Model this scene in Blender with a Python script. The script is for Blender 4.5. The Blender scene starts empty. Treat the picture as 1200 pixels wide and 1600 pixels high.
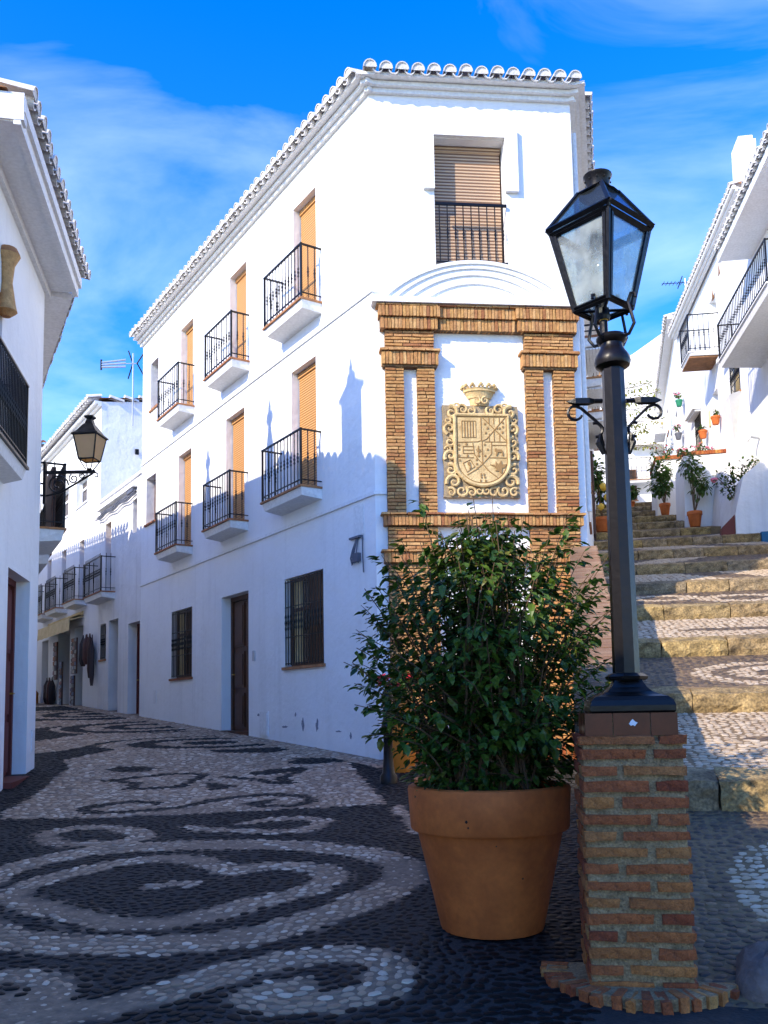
import bpy, math, random
import numpy as np
from mathutils import Vector, Matrix
random.seed(7)
rng = np.random.default_rng(7)
scene = bpy.context.scene
COL = scene.collection
R = math.radians

# ------------------------------------------------------------------ camera
TH, RO = R(5.8), R(1.0)
fw = Vector((0, math.cos(TH), math.sin(TH)))
u0 = Vector((0, -math.sin(TH), math.cos(TH)))
r0 = Vector((1, 0, 0))
rt = r0*math.cos(RO) - u0*math.sin(RO)
up = u0*math.cos(RO) + r0*math.sin(RO)
cd = bpy.data.cameras.new('camera')
cam = bpy.data.objects.new('camera', cd); COL.objects.link(cam)
m = Matrix.Identity(4)
for i in range(3):
    m[i][0], m[i][1], m[i][2] = rt[i], up[i], -fw[i]
m.translation = Vector((0, 0, 1.62))
cam.matrix_world = m
cd.sensor_fit = 'VERTICAL'; cd.sensor_height = 36; cd.lens = 1400/1600*36
cd.shift_y = 160/1600; cd.clip_start = .05; cd.clip_end = 2000
scene.camera = cam

# ------------------------------------------------------------------ sky, sun
SH = (-.738, -.675)                      # horizontal direction to the sun
SUN = Vector((SH[0]*math.cos(R(31)), SH[1]*math.cos(R(31)), math.sin(R(31)))).normalized()
w = bpy.data.worlds.new('World'); scene.world = w; w.use_nodes = True
nt = w.node_tree; nt.nodes.clear()
out = nt.nodes.new('ShaderNodeOutputWorld'); bg = nt.nodes.new('ShaderNodeBackground')
sky = nt.nodes.new('ShaderNodeTexSky'); sky.sky_type = 'NISHITA'; sky.sun_disc = False
sky.sun_elevation = R(31); sky.sun_rotation = R(227.6)
sky.air_density = 1.0; sky.dust_density = .2; sky.ozone_density = 4.0
hs = nt.nodes.new('ShaderNodeHueSaturation'); hs.inputs['Saturation'].default_value = 1.36; hs.inputs['Hue'].default_value = .517
tc = nt.nodes.new('ShaderNodeTexCoord')
mp = nt.nodes.new('ShaderNodeMapping'); mp.inputs['Scale'].default_value = (1.0, 1.0, 2.6)
mp.inputs['Rotation'].default_value = (R(6), R(-18), R(100))
nz = nt.nodes.new('ShaderNodeTexNoise'); nz.inputs['Scale'].default_value = 2.1
nz.inputs['Detail'].default_value = 8; nz.inputs['Roughness'].default_value = .55
nz.inputs['Distortion'].default_value = .5
rp = nt.nodes.new('ShaderNodeValToRGB')
rp.color_ramp.elements[0].position = .5; rp.color_ramp.elements[0].color = (0, 0, 0, 1)
rp.color_ramp.elements[1].position = .9; rp.color_ramp.elements[1].color = (.42, .42, .42, 1)
mx = nt.nodes.new('ShaderNodeMix'); mx.data_type = 'RGBA'
mx.inputs['B'].default_value = (4.2, 4.9, 5.8, 1)
L = nt.links.new
L(sky.outputs[0], hs.inputs['Color']); L(tc.outputs['Generated'], mp.inputs[0]); L(mp.outputs[0], nz.inputs[0])
L(nz.outputs[0], rp.inputs[0]); L(rp.outputs[0], mx.inputs['Factor']); L(hs.outputs[0], mx.inputs['A'])
L(mx.outputs['Result'], bg.inputs[0]); L(bg.outputs[0], out.inputs[0])
bg.inputs[1].default_value = .15
sd = bpy.data.lights.new('sun', 'SUN'); sun = bpy.data.objects.new('sun', sd); COL.objects.link(sun)
sd.energy = 2.2; sd.angle = R(.5); sd.color = (1, .88, .7)
sun.rotation_euler = (-SUN).to_track_quat('-Z', 'Y').to_euler(); sun.location = (-20, -12, 20)
vs = scene.view_settings
vs.view_transform = 'Standard'; vs.look = 'None'; vs.gamma = 1; vs.exposure = 1.65; vs.use_curve_mapping = False

# ------------------------------------------------------------------ materials
MT = {}
def mat(name, col, rough=.8, metal=0., var=None, scale=6., bump=0., bscale=30., obj_rand=None, island=None, spec=None, coord='Object', fine=.12):
    """procedural material: base colour with noise variation, optional per-object or per-island ramp"""
    if name in MT: return MT[name]
    mt = bpy.data.materials.new(name); mt.use_nodes = True
    n = mt.node_tree; b = n.nodes['Principled BSDF']
    b.inputs['Roughness'].default_value = rough; b.inputs['Metallic'].default_value = metal
    if spec is not None: b.inputs['Specular IOR Level'].default_value = spec
    t = n.nodes.new('ShaderNodeTexCoord')
    src = None
    ramp = obj_rand or island
    if ramp:
        if obj_rand: r_ = n.nodes.new('ShaderNodeObjectInfo').outputs['Random']
        else: r_ = n.nodes.new('ShaderNodeNewGeometry').outputs['Random Per Island']
        cr = n.nodes.new('ShaderNodeValToRGB'); cr.color_ramp.interpolation = 'LINEAR'
        while len(cr.color_ramp.elements) < len(ramp): cr.color_ramp.elements.new(.5)
        for i, c in enumerate(ramp):
            cr.color_ramp.elements[i].position = i/(len(ramp)-1); cr.color_ramp.elements[i].color = (*c, 1)
        n.links.new(r_, cr.inputs[0]); src = cr.outputs[0]
    else:
        rg = n.nodes.new('ShaderNodeRGB'); rg.outputs[0].default_value = (*col, 1); src = rg.outputs[0]
    if var:
        nn = n.nodes.new('ShaderNodeTexNoise'); nn.inputs['Scale'].default_value = scale
        nn.inputs['Detail'].default_value = 6; nn.inputs['Roughness'].default_value = .6
        n.links.new(t.outputs[coord], nn.inputs['Vector'])
        mm = n.nodes.new('ShaderNodeMapRange'); mm.inputs['From Min'].default_value = .3; mm.inputs['From Max'].default_value = .7
        n.links.new(nn.outputs[0], mm.inputs[0])
        mix = n.nodes.new('ShaderNodeMix'); mix.data_type = 'RGBA'; mix.blend_type = 'MULTIPLY'
        mix.inputs['Factor'].default_value = 1
        c2 = n.nodes.new('ShaderNodeMix'); c2.data_type = 'RGBA'
        c2.inputs['A'].default_value = (*var[0], 1); c2.inputs['B'].default_value = (*var[1], 1)
        n.links.new(mm.outputs[0], c2.inputs['Factor'])
        n.links.new(src, mix.inputs['A']); n.links.new(c2.outputs['Result'], mix.inputs['B']); src = mix.outputs['Result']
        nf = n.nodes.new('ShaderNodeTexNoise'); nf.inputs['Scale'].default_value = scale*7; nf.inputs['Detail'].default_value = 3
        n.links.new(t.outputs[coord], nf.inputs['Vector'])
        mf = n.nodes.new('ShaderNodeMapRange'); mf.inputs['From Min'].default_value = .3; mf.inputs['From Max'].default_value = .7
        mf.inputs['To Min'].default_value = 1-fine; mf.inputs['To Max'].default_value = 1+fine*.4; n.links.new(nf.outputs[0], mf.inputs[0])
        vm = n.nodes.new('ShaderNodeVectorMath'); vm.operation = 'SCALE'; n.links.new(src, vm.inputs[0]); n.links.new(mf.outputs[0], vm.inputs['Scale']); src = vm.outputs[0]
    n.links.new(src, b.inputs['Base Color'])
    if bump:
        bn = n.nodes.new('ShaderNodeTexNoise'); bn.inputs['Scale'].default_value = bscale; bn.inputs['Detail'].default_value = 5
        n.links.new(t.outputs[coord], bn.inputs['Vector'])
        bp = n.nodes.new('ShaderNodeBump'); bp.inputs['Strength'].default_value = bump; bp.inputs['Distance'].default_value = .02
        n.links.new(bn.outputs[0], bp.inputs['Height']); n.links.new(bp.outputs[0], b.inputs['Normal'])
    MT[name] = mt
    return mt

W1 = (1, 1, 1)
def plaster(name, c, lo, bump):
    mt = bpy.data.materials.new(name); mt.use_nodes = True; n = mt.node_tree; b = n.nodes['Principled BSDF']; b.inputs['Roughness'].default_value = .93
    t = n.nodes.new('ShaderNodeTexCoord')
    def noise(sc, det, rough=.6):
        mp_ = n.nodes.new('ShaderNodeMapping'); mp_.inputs['Scale'].default_value = sc; n.links.new(t.outputs['Object'], mp_.inputs[0])
        q = n.nodes.new('ShaderNodeTexNoise'); q.inputs['Scale'].default_value = 1; q.inputs['Detail'].default_value = det; q.inputs['Roughness'].default_value = rough
        n.links.new(mp_.outputs[0], q.inputs['Vector']); return q.outputs[0]
    def rng_(s_, a, b_, c0, c1):
        m_ = n.nodes.new('ShaderNodeMapRange'); n.links.new(s_, m_.inputs[0])
        for k_, v_ in zip(('From Min', 'From Max', 'To Min', 'To Max'), (a, b_, c0, c1)): m_.inputs[k_].default_value = v_
        return m_.outputs[0]
    def mul(a, b_, op='MULTIPLY'):
        m_ = n.nodes.new('ShaderNodeMath'); m_.operation = op; n.links.new(a, m_.inputs[0]); n.links.new(b_, m_.inputs[1]); return m_.outputs[0]
    blot = rng_(noise((1.1, 1.1, 1.1), 6), .35, .7, lo, 1.); streak = rng_(noise((5, 5, .35), 4), .52, .78, 1., lo*.93)
    speck = rng_(noise((16, 16, 16), 3), .70, .76, 1., .62)
    f = mul(mul(blot, streak), speck)
    cm = n.nodes.new('ShaderNodeMix'); cm.data_type = 'RGBA'; cm.inputs['A'].default_value = (c[0]*.45, c[1]*.43, c[2]*.4, 1); cm.inputs['B'].default_value = (*c, 1)
    n.links.new(f, cm.inputs['Factor']); n.links.new(cm.outputs['Result'], b.inputs['Base Color'])
    big = rng_(noise((1.6, 1.6, 1.6), 3), 0, 1, 0, 1); fine = rng_(noise((11, 11, 11), 6), 0, 1, 0, .25)
    bp = n.nodes.new('ShaderNodeBump'); bp.inputs['Strength'].default_value = bump; bp.inputs['Distance'].default_value = .06
    n.links.new(mul(big, fine, 'ADD'), bp.inputs['Height']); n.links.new(bp.outputs[0], b.inputs['Normal']); MT[name] = mt
plaster('plaster', (.86, .86, .85), .9, .55)
plaster('plaster_old', (.82, .81, .79), .76, .8)
mat('white_paint', (.82, .82, .81), .7, var=((.92, .92, .91), W1), scale=3, bump=.2, bscale=20)
mat('tile_white', (.8, .79, .77), .8, var=((.78, .74, .7), W1), scale=9, bump=.3, bscale=30)
mat('tile_clay', (.5, .2, .08), .85, var=((.5, .5, .5), W1), scale=7, obj_rand=[(.42, .15, .06), (.6, .3, .12), (.35, .12, .05)])
mat('brick_ochre', (.6, .34, .12), .85, var=((.62, .55, .5), (1.05, 1, .95)), scale=14, bump=.5, bscale=40,
    obj_rand=[(.42, .18, .06), (.62, .36, .13), (.5, .25, .08), (.68, .42, .17), (.38, .15, .05)])
mat('brick_joined', (.6, .34, .12), .85, var=((.62, .55, .5), (1.05, 1, .95)), scale=14, bump=.5, bscale=40,
    island=[(.40, .17, .06), (.60, .35, .12), (.48, .23, .08), (.66, .41, .17), (.34, .13, .05)])
mat('mortar_ochre', (.2, .115, .05), .95, var=((.6, .6, .6), W1), scale=12, bump=.5, bscale=60)
mat('brick_red', (.3, .1, .04), .85, fine=.35, var=((.5, .45, .4), (1.1, 1.05, 1)), scale=22, bump=.7, bscale=50,
    obj_rand=[(.34, .07, .018), (.48, .14, .035), (.28, .055, .015), (.58, .23, .055), (.4, .095, .024), (.62, .31, .085)])
mat('mortar', (.46, .31, .15), .95, fine=.4, var=((.45, .43, .4), W1), scale=14, bump=.9, bscale=60)
mat('glazed_tile', (.15, .03, .01), .3, spec=.25, var=((.6, .6, .6), W1), scale=8)
mat('coping_brick', (.4, .2, .1), .9, var=((.5, .48, .45), W1), scale=10, bump=.6, bscale=40,
    obj_rand=[(.3, .17, .09), (.24, .12, .06), (.36, .22, .12), (.28, .17, .1)])
mat('iron', (.004, .004, .005), .38, .0, spec=.3, var=((.6, .6, .6), W1), scale=20, bump=.15, bscale=40)
mat('iron_old', (.006, .0048, .0042), .36, .0, spec=.3, var=((.5, .45, .4), (1.6, 1.35, 1.2)), scale=9, bump=.1, bscale=25)
mat('wood_dark', (.1, .035, .012), .5, var=((.6, .55, .5), W1), scale=8, bump=.2)
mat('wood_frame', (.13, .055, .02), .5, var=((.6, .55, .5), W1), scale=8)
mat('dark_room', (.012, .011, .01), .9)
mat('terracotta', (.62, .155, .024), .75, fine=.1, var=((.66, .6, .55), (1.08, 1.1, 1.25)), scale=4.5, bump=.12, bscale=50)
mat('soil', (.03, .02, .012), 1, bump=.8)
mat('stone_step', (.4, .31, .19), .9, fine=.55, var=((.22, .2, .18), (1.1, 1.05, 1)), scale=7, bump=1.0, bscale=26,
    obj_rand=[(.38, .27, .13), (.46, .32, .13), (.4, .3, .17), (.5, .35, .12), (.34, .26, .15)])
mat('boulder', (.22, .17, .14), .9, var=((.5, .5, .5), W1), scale=7, bump=1, bscale=20)
mat('pebble_dark', (.02, .02, .02), .6, spec=.16, var=((.6, .6, .6), W1), scale=25, bump=.2, bscale=60,
    island=[(.004, .004, .004), (.009, .0085, .008), (.006, .0055, .005), (.015, .0135, .0125)])
mat('pebble_light', (.5, .45, .38), .55, var=((.7, .68, .66), W1), scale=25, bump=.2, bscale=60,
    island=[(.26, .165, .095), (.54, .36, .22), (.35, .22, .13), (.78, .61, .43), (.17, .105, .062)])
mat('pebble_dark_single', (.02, .02, .02), .6, spec=.16, var=((.6, .6, .6), W1), scale=25, bump=.2, bscale=60,
    obj_rand=[(.004, .004, .004), (.009, .0085, .008), (.006, .0055, .005), (.015, .0135, .0125)])
mat('pebble_light_single', (.5, .45, .38), .55, var=((.7, .68, .66), W1), scale=25, bump=.2, bscale=60,
    obj_rand=[(.26, .165, .095), (.54, .36, .22), (.35, .22, .13), (.78, .61, .43), (.17, .105, .062)])
mat('pebble_warm', (.5, .4, .28), .7, var=((.7, .66, .62), W1), scale=25, bump=.25, bscale=60,
    island=[(.42, .31, .19), (.58, .46, .31), (.5, .36, .22), (.66, .55, .4)])
mat('pebble_grey', (.1, .1, .1), .6, var=((.6, .6, .6), W1), scale=25, bump=.2, bscale=60,
    island=[(.045, .032, .022), (.13, .085, .05), (.08, .052, .03), (.24, .15, .075)])
mat('pebble_warm_single', (.5, .4, .28), .7, var=((.7, .66, .62), W1), scale=25, bump=.25, bscale=60,
    obj_rand=[(.42, .31, .19), (.58, .46, .31), (.5, .36, .22), (.66, .55, .4)])
mat('pebble_grey_single', (.1, .1, .1), .6, var=((.6, .6, .6), W1), scale=25, bump=.2, bscale=60,
    obj_rand=[(.045, .032, .022), (.13, .085, .05), (.08, .052, .03), (.24, .15, .075)])
mat('concrete', (.24, .155, .075), .95, var=((.6, .6, .58), W1), scale=4, bump=.6, bscale=30)
mat('earth', (.2, .17, .13), 1, var=((.6, .6, .6), W1), scale=.5)
mat('roof_plain', (.42, .2, .09), .9, var=((.6, .55, .5), W1), scale=3, bump=.5, bscale=8)
mat('carved_stone', (.74, .55, .27), .85, var=((.62, .55, .46), (1.04, 1.02, 1)), scale=7, bump=.5, bscale=40)
mat('carved_ground', (.42, .32, .19), .9, var=((.55, .52, .48), W1), scale=9, bump=.7, bscale=40)
mat('carved_line', (.3, .17, .06), .9)
mat('flower_red', (.5, .01, .02), .6)
mat('flower_pink', (.75, .2, .3), .6)
mat('lemon', (.75, .45, .04), .5)
mat('orange_paint', (.7, .22, .02), .5)
mat('blue_paint', (.02, .16, .3), .7, var=((.7, .7, .7), W1))
mat('redbrown_paint', (.12, .02, .012), .7)
mat('green_paint', (.01, .2, .1), .6)
mat('grey_metal', (.5, .52, .55), .4, .6)
mat('cable', (.1, .11, .14), .6)
mat('card', (.5, .45, .4), .7, obj_rand=[(.6, .55, .45), (.15, .2, .3), (.5, .2, .1), (.1, .1, .1), (.65, .6, .5)])
mat('bag', (.03, .015, .012), .6, obj_rand=[(.03, .012, .01), (.08, .02, .015), (.015, .015, .02), (.05, .03, .015)])
mat('canvas', (.82, .66, .36), .9, var=((.8, .75, .65), W1), scale=3)
mat('brown_wood_slat', (.28, .13, .05), .8, var=((.5, .45, .4), W1), scale=6)
mat('bark', (.12, .07, .035), .9, bump=.6)
mat('brass', (.5, .3, .05), .35, .8)

def leafmat(name, cols, trans=.35):
    mt = bpy.data.materials.new(name); mt.use_nodes = True; n = mt.node_tree
    b = n.nodes['Principled BSDF']; b.inputs['Roughness'].default_value = .45
    g = n.nodes.new('ShaderNodeNewGeometry'); cr = n.nodes.new('ShaderNodeValToRGB')
    while len(cr.color_ramp.elements) < len(cols): cr.color_ramp.elements.new(.5)
    for i, c in enumerate(cols):
        cr.color_ramp.elements[i].position = i/(len(cols)-1); cr.color_ramp.elements[i].color = (*c, 1)
    n.links.new(g.outputs['Random Per Island'], cr.inputs[0]); n.links.new(cr.outputs[0], b.inputs['Base Color'])
    tr = n.nodes.new('ShaderNodeBsdfTranslucent'); n.links.new(cr.outputs[0], tr.inputs[0])
    ms = n.nodes.new('ShaderNodeMixShader'); ms.inputs[0].default_value = trans
    n.links.new(b.outputs[0], ms.inputs[1]); n.links.new(tr.outputs[0], ms.inputs[2])
    n.links.new(ms.outputs[0], n.nodes['Material Output'].inputs[0]); MT[name] = mt
leafmat('leaf', [(.01, .034, .004), (.035, .095, .008), (.016, .05, .006), (.1, .17, .015), (.022, .07, .007), (.17, .17, .02)])
leafmat('leaf_far', [(.03, .08, .012), (.07, .15, .02), (.04, .1, .016), (.13, .19, .03)])
leafmat('leaf_vine', [(.26, .27, .04), (.38, .38, .07), (.18, .24, .04), (.45, .34, .08)])

def glassmat(name, tint, haze, dirt=.5, gloss=.12, body=(.75, .78, .72)):
    mt = bpy.data.materials.new(name); mt.use_nodes = True; n = mt.node_tree; n.nodes.remove(n.nodes['Principled BSDF'])
    tr = n.nodes.new('ShaderNodeBsdfTransparent'); tr.inputs[0].default_value = (*tint, 1)
    df = n.nodes.new('ShaderNodeBsdfDiffuse'); df.inputs[0].default_value = (*body, 1)
    tl = n.nodes.new('ShaderNodeBsdfTranslucent'); tl.inputs[0].default_value = (*body, 1)
    ad = n.nodes.new('ShaderNodeMixShader'); n.links.new(df.outputs[0], ad.inputs[1]); n.links.new(tl.outputs[0], ad.inputs[2])
    gl = n.nodes.new('ShaderNodeBsdfGlossy'); gl.inputs['Roughness'].default_value = .06
    tcn = n.nodes.new('ShaderNodeTexCoord'); no = n.nodes.new('ShaderNodeTexNoise'); no.inputs['Scale'].default_value = 9
    no.inputs['Detail'].default_value = 7; n.links.new(tcn.outputs['Object'], no.inputs['Vector'])
    mr = n.nodes.new('ShaderNodeMapRange'); mr.inputs['From Min'].default_value = .3; mr.inputs['From Max'].default_value = .75
    mr.inputs['To Min'].default_value = haze*(1-dirt); mr.inputs['To Max'].default_value = haze*(1+dirt)
    n.links.new(no.outputs[0], mr.inputs[0])
    m1 = n.nodes.new('ShaderNodeMixShader'); n.links.new(mr.outputs[0], m1.inputs[0])
    n.links.new(tr.outputs[0], m1.inputs[1]); n.links.new(ad.outputs[0], m1.inputs[2])
    m2 = n.nodes.new('ShaderNodeMixShader'); m2.inputs[0].default_value = gloss
    n.links.new(m1.outputs[0], m2.inputs[1]); n.links.new(gl.outputs[0], m2.inputs[2])
    n.links.new(m2.outputs[0], n.nodes['Material Output'].inputs[0]); MT[name] = mt
glassmat('glass_dirty', (.92, .97, .95), .34, .8)
glassmat('glass_roof', (.45, .62, .75), .03, gloss=.08)
glassmat('glass_cream', (1, .85, .6), .92, .05, .05, (.85, .6, .3))
mat('glass_window', (.03, .016, .008), .1, var=((.3, .3, .3), (2.6, 2.4, 2.2)), scale=2.5)
mat('scuff', (.3, .33, .4), .9, var=((.5, .5, .5), W1), scale=20)

def blindmat(name, c1, c2, period):
    mt = bpy.data.materials.new(name); mt.use_nodes = True; n = mt.node_tree; b = n.nodes['Principled BSDF']
    b.inputs['Roughness'].default_value = .6
    t = n.nodes.new('ShaderNodeTexCoord'); wv = n.nodes.new('ShaderNodeTexWave'); wv.bands_direction = 'Z'
    wv.inputs['Scale'].default_value = .314/period; wv.inputs['Distortion'].default_value = .15
    n.links.new(t.outputs['Object'], wv.inputs['Vector'])
    no = n.nodes.new('ShaderNodeTexNoise'); no.inputs['Scale'].default_value = 2.0; n.links.new(t.outputs['Object'], no.inputs['Vector'])
    mx_ = n.nodes.new('ShaderNodeMix'); mx_.data_type = 'RGBA'
    mx_.inputs['A'].default_value = (*c1, 1); mx_.inputs['B'].default_value = (*c2, 1)
    n.links.new(wv.outputs[1], mx_.inputs['Factor']); n.links.new(mx_.outputs['Result'], b.inputs['Base Color'])
    bp = n.nodes.new('ShaderNodeBump'); bp.inputs['Strength'].default_value = .8; bp.inputs['Distance'].default_value = .01
    n.links.new(wv.outputs[1], bp.inputs['Height']); n.links.new(bp.outputs[0], b.inputs['Normal']); MT[name] = mt
blindmat('blind_orange', (.33, .13, .03), (.6, .33, .11), .042)
blindmat('blind_brown', (.14, .06, .025), (.6, .42, .27), .05)

# ------------------------------------------------------------------ geometry helpers
def V(*a): return Vector(a)
class Fr:
    """a wall frame: t runs along the wall, n points out of it, z is up"""
    def __init__(s, o, az, out=-1):
        a = R(az); s.o = Vector((o[0], o[1], 0)); s.d = V(math.sin(a), math.cos(a), 0)
        s.n = V(-s.d.y, s.d.x, 0) if out < 0 else V(s.d.y, -s.d.x, 0)
        s.rz = math.atan2(s.d.y, s.d.x)
    def p(s, t, n, z): return s.o + s.d*t + s.n*n + V(0, 0, z)
WORLD = Fr((0, 0), 90, 1)    # t = x, n = -y

class MB:
    def __init__(s): s.v = []; s.f = []
    def add(s, vs_, fs):
        k = len(s.v); s.v += [tuple(x) for x in vs_]; s.f += [tuple(i+k for i in f) for f in fs]; return s
    def box(s, fr, t0, t1, n0, n1, z0, z1):
        P = [fr.p(t, n, z) for z in (z0, z1) for n in (n0, n1) for t in (t0, t1)]
        return s.add(P, [(0, 2, 3, 1), (4, 5, 7, 6), (0, 1, 5, 4), (2, 6, 7, 3), (0, 4, 6, 2), (1, 3, 7, 5)])
    def prism(s, fr, poly, n0, n1):
        """polygon in (t,z) extruded along n"""
        k = len(poly)
        P = [fr.p(t, n0, z) for t, z in poly] + [fr.p(t, n1, z) for t, z in poly]
        F = [tuple(range(k)), tuple(range(2*k-1, k-1, -1))] + [(i, i+k, (i+1) % k+k, (i+1) % k) for i in range(k)]
        return s.add(P, F)
    def slab(s, pts, z0, z1):
        k = len(pts)
        P = [(x, y, z0) for x, y in pts] + [(x, y, z1) for x, y in pts]
        return s.add(P, [tuple(range(k-1, -1, -1)), tuple(range(k, 2*k))] + [(i, (i+1) % k, (i+1) % k+k, i+k) for i in range(k)])
    def quad(s, a, b, c, d): return s.add([a, b, c, d], [(0, 1, 2, 3)])
    def tube(s, pts, r, seg=6, caps=True):
        pts = [Vector(p) for p in pts]; n = len(pts)
        rs = r if isinstance(r, (list, tuple)) else [r]*n
        P = []; F = []
        prev = None
        for i, p in enumerate(pts):
            t = (pts[min(i+1, n-1)] - pts[max(i-1, 0)]).normalized()
            a = Vector((0, 0, 1)) if abs(t.z) < .9 else Vector((1, 0, 0))
            if prev is not None:
                x = (prev - t*prev.dot(t))
                x = x.normalized() if x.length > 1e-6 else t.cross(a).normalized()
            else: x = t.cross(a).normalized()
            prev = x; y = t.cross(x)
            for j in range(seg):
                an = 2*math.pi*j/seg
                P.append(p + (x*math.cos(an) + y*math.sin(an))*rs[i])
        for i in range(n-1):
            for j in range(seg):
                F.append((i*seg+j, i*seg+(j+1) % seg, (i+1)*seg+(j+1) % seg, (i+1)*seg+j))
        if caps: F += [tuple(range(seg-1, -1, -1)), tuple(range((n-1)*seg, n*seg))]
        return s.add(P, F)
    def lathe(s, c, prof, seg=16, rot=0., sq=None):
        """profile [(r,z)] revolved about the vertical through c"""
        P = []; F = []; n = len(prof)
        for r, z in prof:
            for j in range(seg):
                a = rot + 2*math.pi*j/seg
                P.append((c[0]+r*math.cos(a), c[1]+r*math.sin(a), c[2]+z))
        for i in range(n-1):
            for j in range(seg):
                F.append((i*seg+j, i*seg+(j+1) % seg, (i+1)*seg+(j+1) % seg, (i+1)*seg+j))
        F += [tuple(range(seg-1, -1, -1)), tuple(range((n-1)*seg, n*seg))]
        return s.add(P, F)
    def mesh(s, name, smooth=False, off=None):
        me = bpy.data.meshes.new(name)
        vv = s.v if off is None else [(a-off[0], b-off[1], c-off[2]) for a, b, c in s.v]
        me.from_pydata(vv, [], s.f)
        if smooth:
            me.polygons.foreach_set('use_smooth', [True]*len(me.polygons))
            try: me.set_sharp_from_angle(angle=R(40))
            except Exception: pass
        me.update(); return me
    def build(s, name, mt, parent=None, smooth=False, kind=None, label=None):
        o = bpy.data.objects.new(name, s.mesh(name, smooth, root_of(parent)))
        COL.objects.link(o); o.data.materials.append(MT[mt]); o.parent = parent
        if kind: o['kind'] = kind
        if label: o['label'] = label
        return o
def root_of(o):
    if o is None: return None
    while o.parent: o = o.parent
    return o.location
def thing(name, label, cat, loc=(0, 0, 0), group=None):
    o = bpy.data.objects.new(name, None); COL.objects.link(o); o.location = loc; o.empty_display_size = .2
    o['label'] = label; o['category'] = cat
    if group: o['group'] = group
    return o
def inst(name, me, parent, loc, rot=None, scale=None, mt=None):
    """one more piece sharing mesh data; loc in world space"""
    o = bpy.data.objects.new(name, me); COL.objects.link(o); o.parent = parent
    r = root_of(parent) if parent else Vector((0, 0, 0))
    o.location = Vector(loc) - r
    if rot is not None: o.rotation_euler = rot
    if scale is not None: o.scale = scale
    return o
def shared(mb, name, mt, smooth=False):
    me = mb.mesh(name, smooth); me.materials.append(MT[mt]); return me

def wall_panel(mb, fr, t0, t1, z0, z1, holes=(), depth=.3, n=0.):
    """front face with rectangular holes and their reveals; top may slope if z1 is a pair"""
    ts = sorted(set([t0, t1] + [h[0] for h in holes] + [h[1] for h in holes]))
    zs = sorted(set([z0, z1] + [h[2] for h in holes] + [h[3] for h in holes]))
    flip = fr.n.cross(fr.d).z > 0
    def q(a, b, c, d):
        mb.quad(*( (a, b, c, d) if flip else (d, c, b, a) ))
    for i in range(len(ts)-1):
        for j in range(len(zs)-1):
            tm, zm = (ts[i]+ts[i+1])/2, (zs[j]+zs[j+1])/2
            if any(h[0] < tm < h[1] and h[2] < zm < h[3] for h in holes): continue
            q(fr.p(ts[i], n, zs[j]), fr.p(ts[i+1], n, zs[j]), fr.p(ts[i+1], n, zs[j+1]), fr.p(ts[i], n, zs[j+1]))
    for h in holes:
        a, b, c, d = h[:4]; dp = h[4] if len(h) > 4 else depth
        q(fr.p(a, n, c), fr.p(a, n, d), fr.p(a, n-dp, d), fr.p(a, n-dp, c))
        q(fr.p(b, n, d), fr.p(b, n, c), fr.p(b, n-dp, c), fr.p(b, n-dp, d))
        q(fr.p(a, n, d), fr.p(b, n, d), fr.p(b, n-dp, d), fr.p(a, n-dp, d))
        q(fr.p(b, n, c), fr.p(a, n, c), fr.p(a, n-dp, c), fr.p(b, n-dp, c))

def gz(y):
    if y < -6: return -.432
    if y < 13: return .072*y
    if y < 26: return .936 + .063*(y-13)
    return 1.755 + .03*(y-26)

# roof tiles -----------------------------------------------------------------
def tile_mesh(name, mt, up_=True, ln=.42, r0_=.1, r1_=.082, th=.014, seg=8):
    """barrel tile along +x from 0 (outer end) back to -ln; open below (cover) or above (pan)"""
    mb = MB(); P = []
    for x, r in ((0., r0_), (-ln, r1_)):
        for rr in (r, r-th):
            for j in range(seg+1):
                a = math.pi*j/seg
                z = rr*math.sin(a)
                P.append((x, rr*math.cos(a), z if up_ else -z))
    k = seg+1; F = []
    for j in range(seg):
        F.append((j, j+1, 2*k+j+1, 2*k+j)); F.append((k+j+1, k+j, 3*k+j, 3*k+j+1))
        F.append((j+1, j, k+j, k+j+1)); F.append((2*k+j, 2*k+j+1, 3*k+j+1, 3*k+j))
    F += [(0, 2*k, 3*k, k), (seg, k+seg, 3*k+seg, 2*k+seg)]
    if up_:                                                  # mortar plug in the outer end
        b0 = len(P); P += [(-.012, (r0_-th*.5)*math.cos(math.pi*j/seg), (r0_-th*.5)*math.sin(math.pi*j/seg)-.004) for j in range(seg+1)]
        F.append(tuple(range(b0, b0+seg+1)))
    mb.add(P, F); return shared(mb, name, mt, True)
TILE = tile_mesh('roof_tile', 'tile_white'); PAN = tile_mesh('pan_tile', 'tile_white', False, r0_=.08, r1_=.07)
TILE_C = tile_mesh('roof_tile_clay', 'tile_clay'); PAN_C = tile_mesh('pan_tile_clay', 'tile_clay', False)
def eave(fr, t0, t1, z, over, parent, sp=.225, pitch=14, mesh=None, pan=None, jit=.006, pans=True):
    """row of barrel tiles along an eave whose outer line is 'over' out from the wall"""
    n = max(1, round((t1-t0)/sp)); sp = (t1-t0)/n
    rz = math.atan2(fr.n.y, fr.n.x)
    for i in range(n):
        t = t0+(i+.5)*sp
        inst('roof_tile', mesh or TILE, parent, fr.p(t, over+random.uniform(-jit, jit)*2, z+random.uniform(-jit, jit)), (0, R(pitch), rz+random.uniform(-.03, .03)))
        if pans and i < n-1: inst('pan_tile', pan or PAN, parent, fr.p(t+sp/2, over-.025, z+.02+random.uniform(-jit, jit)), (0, R(pitch), rz))

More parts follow.
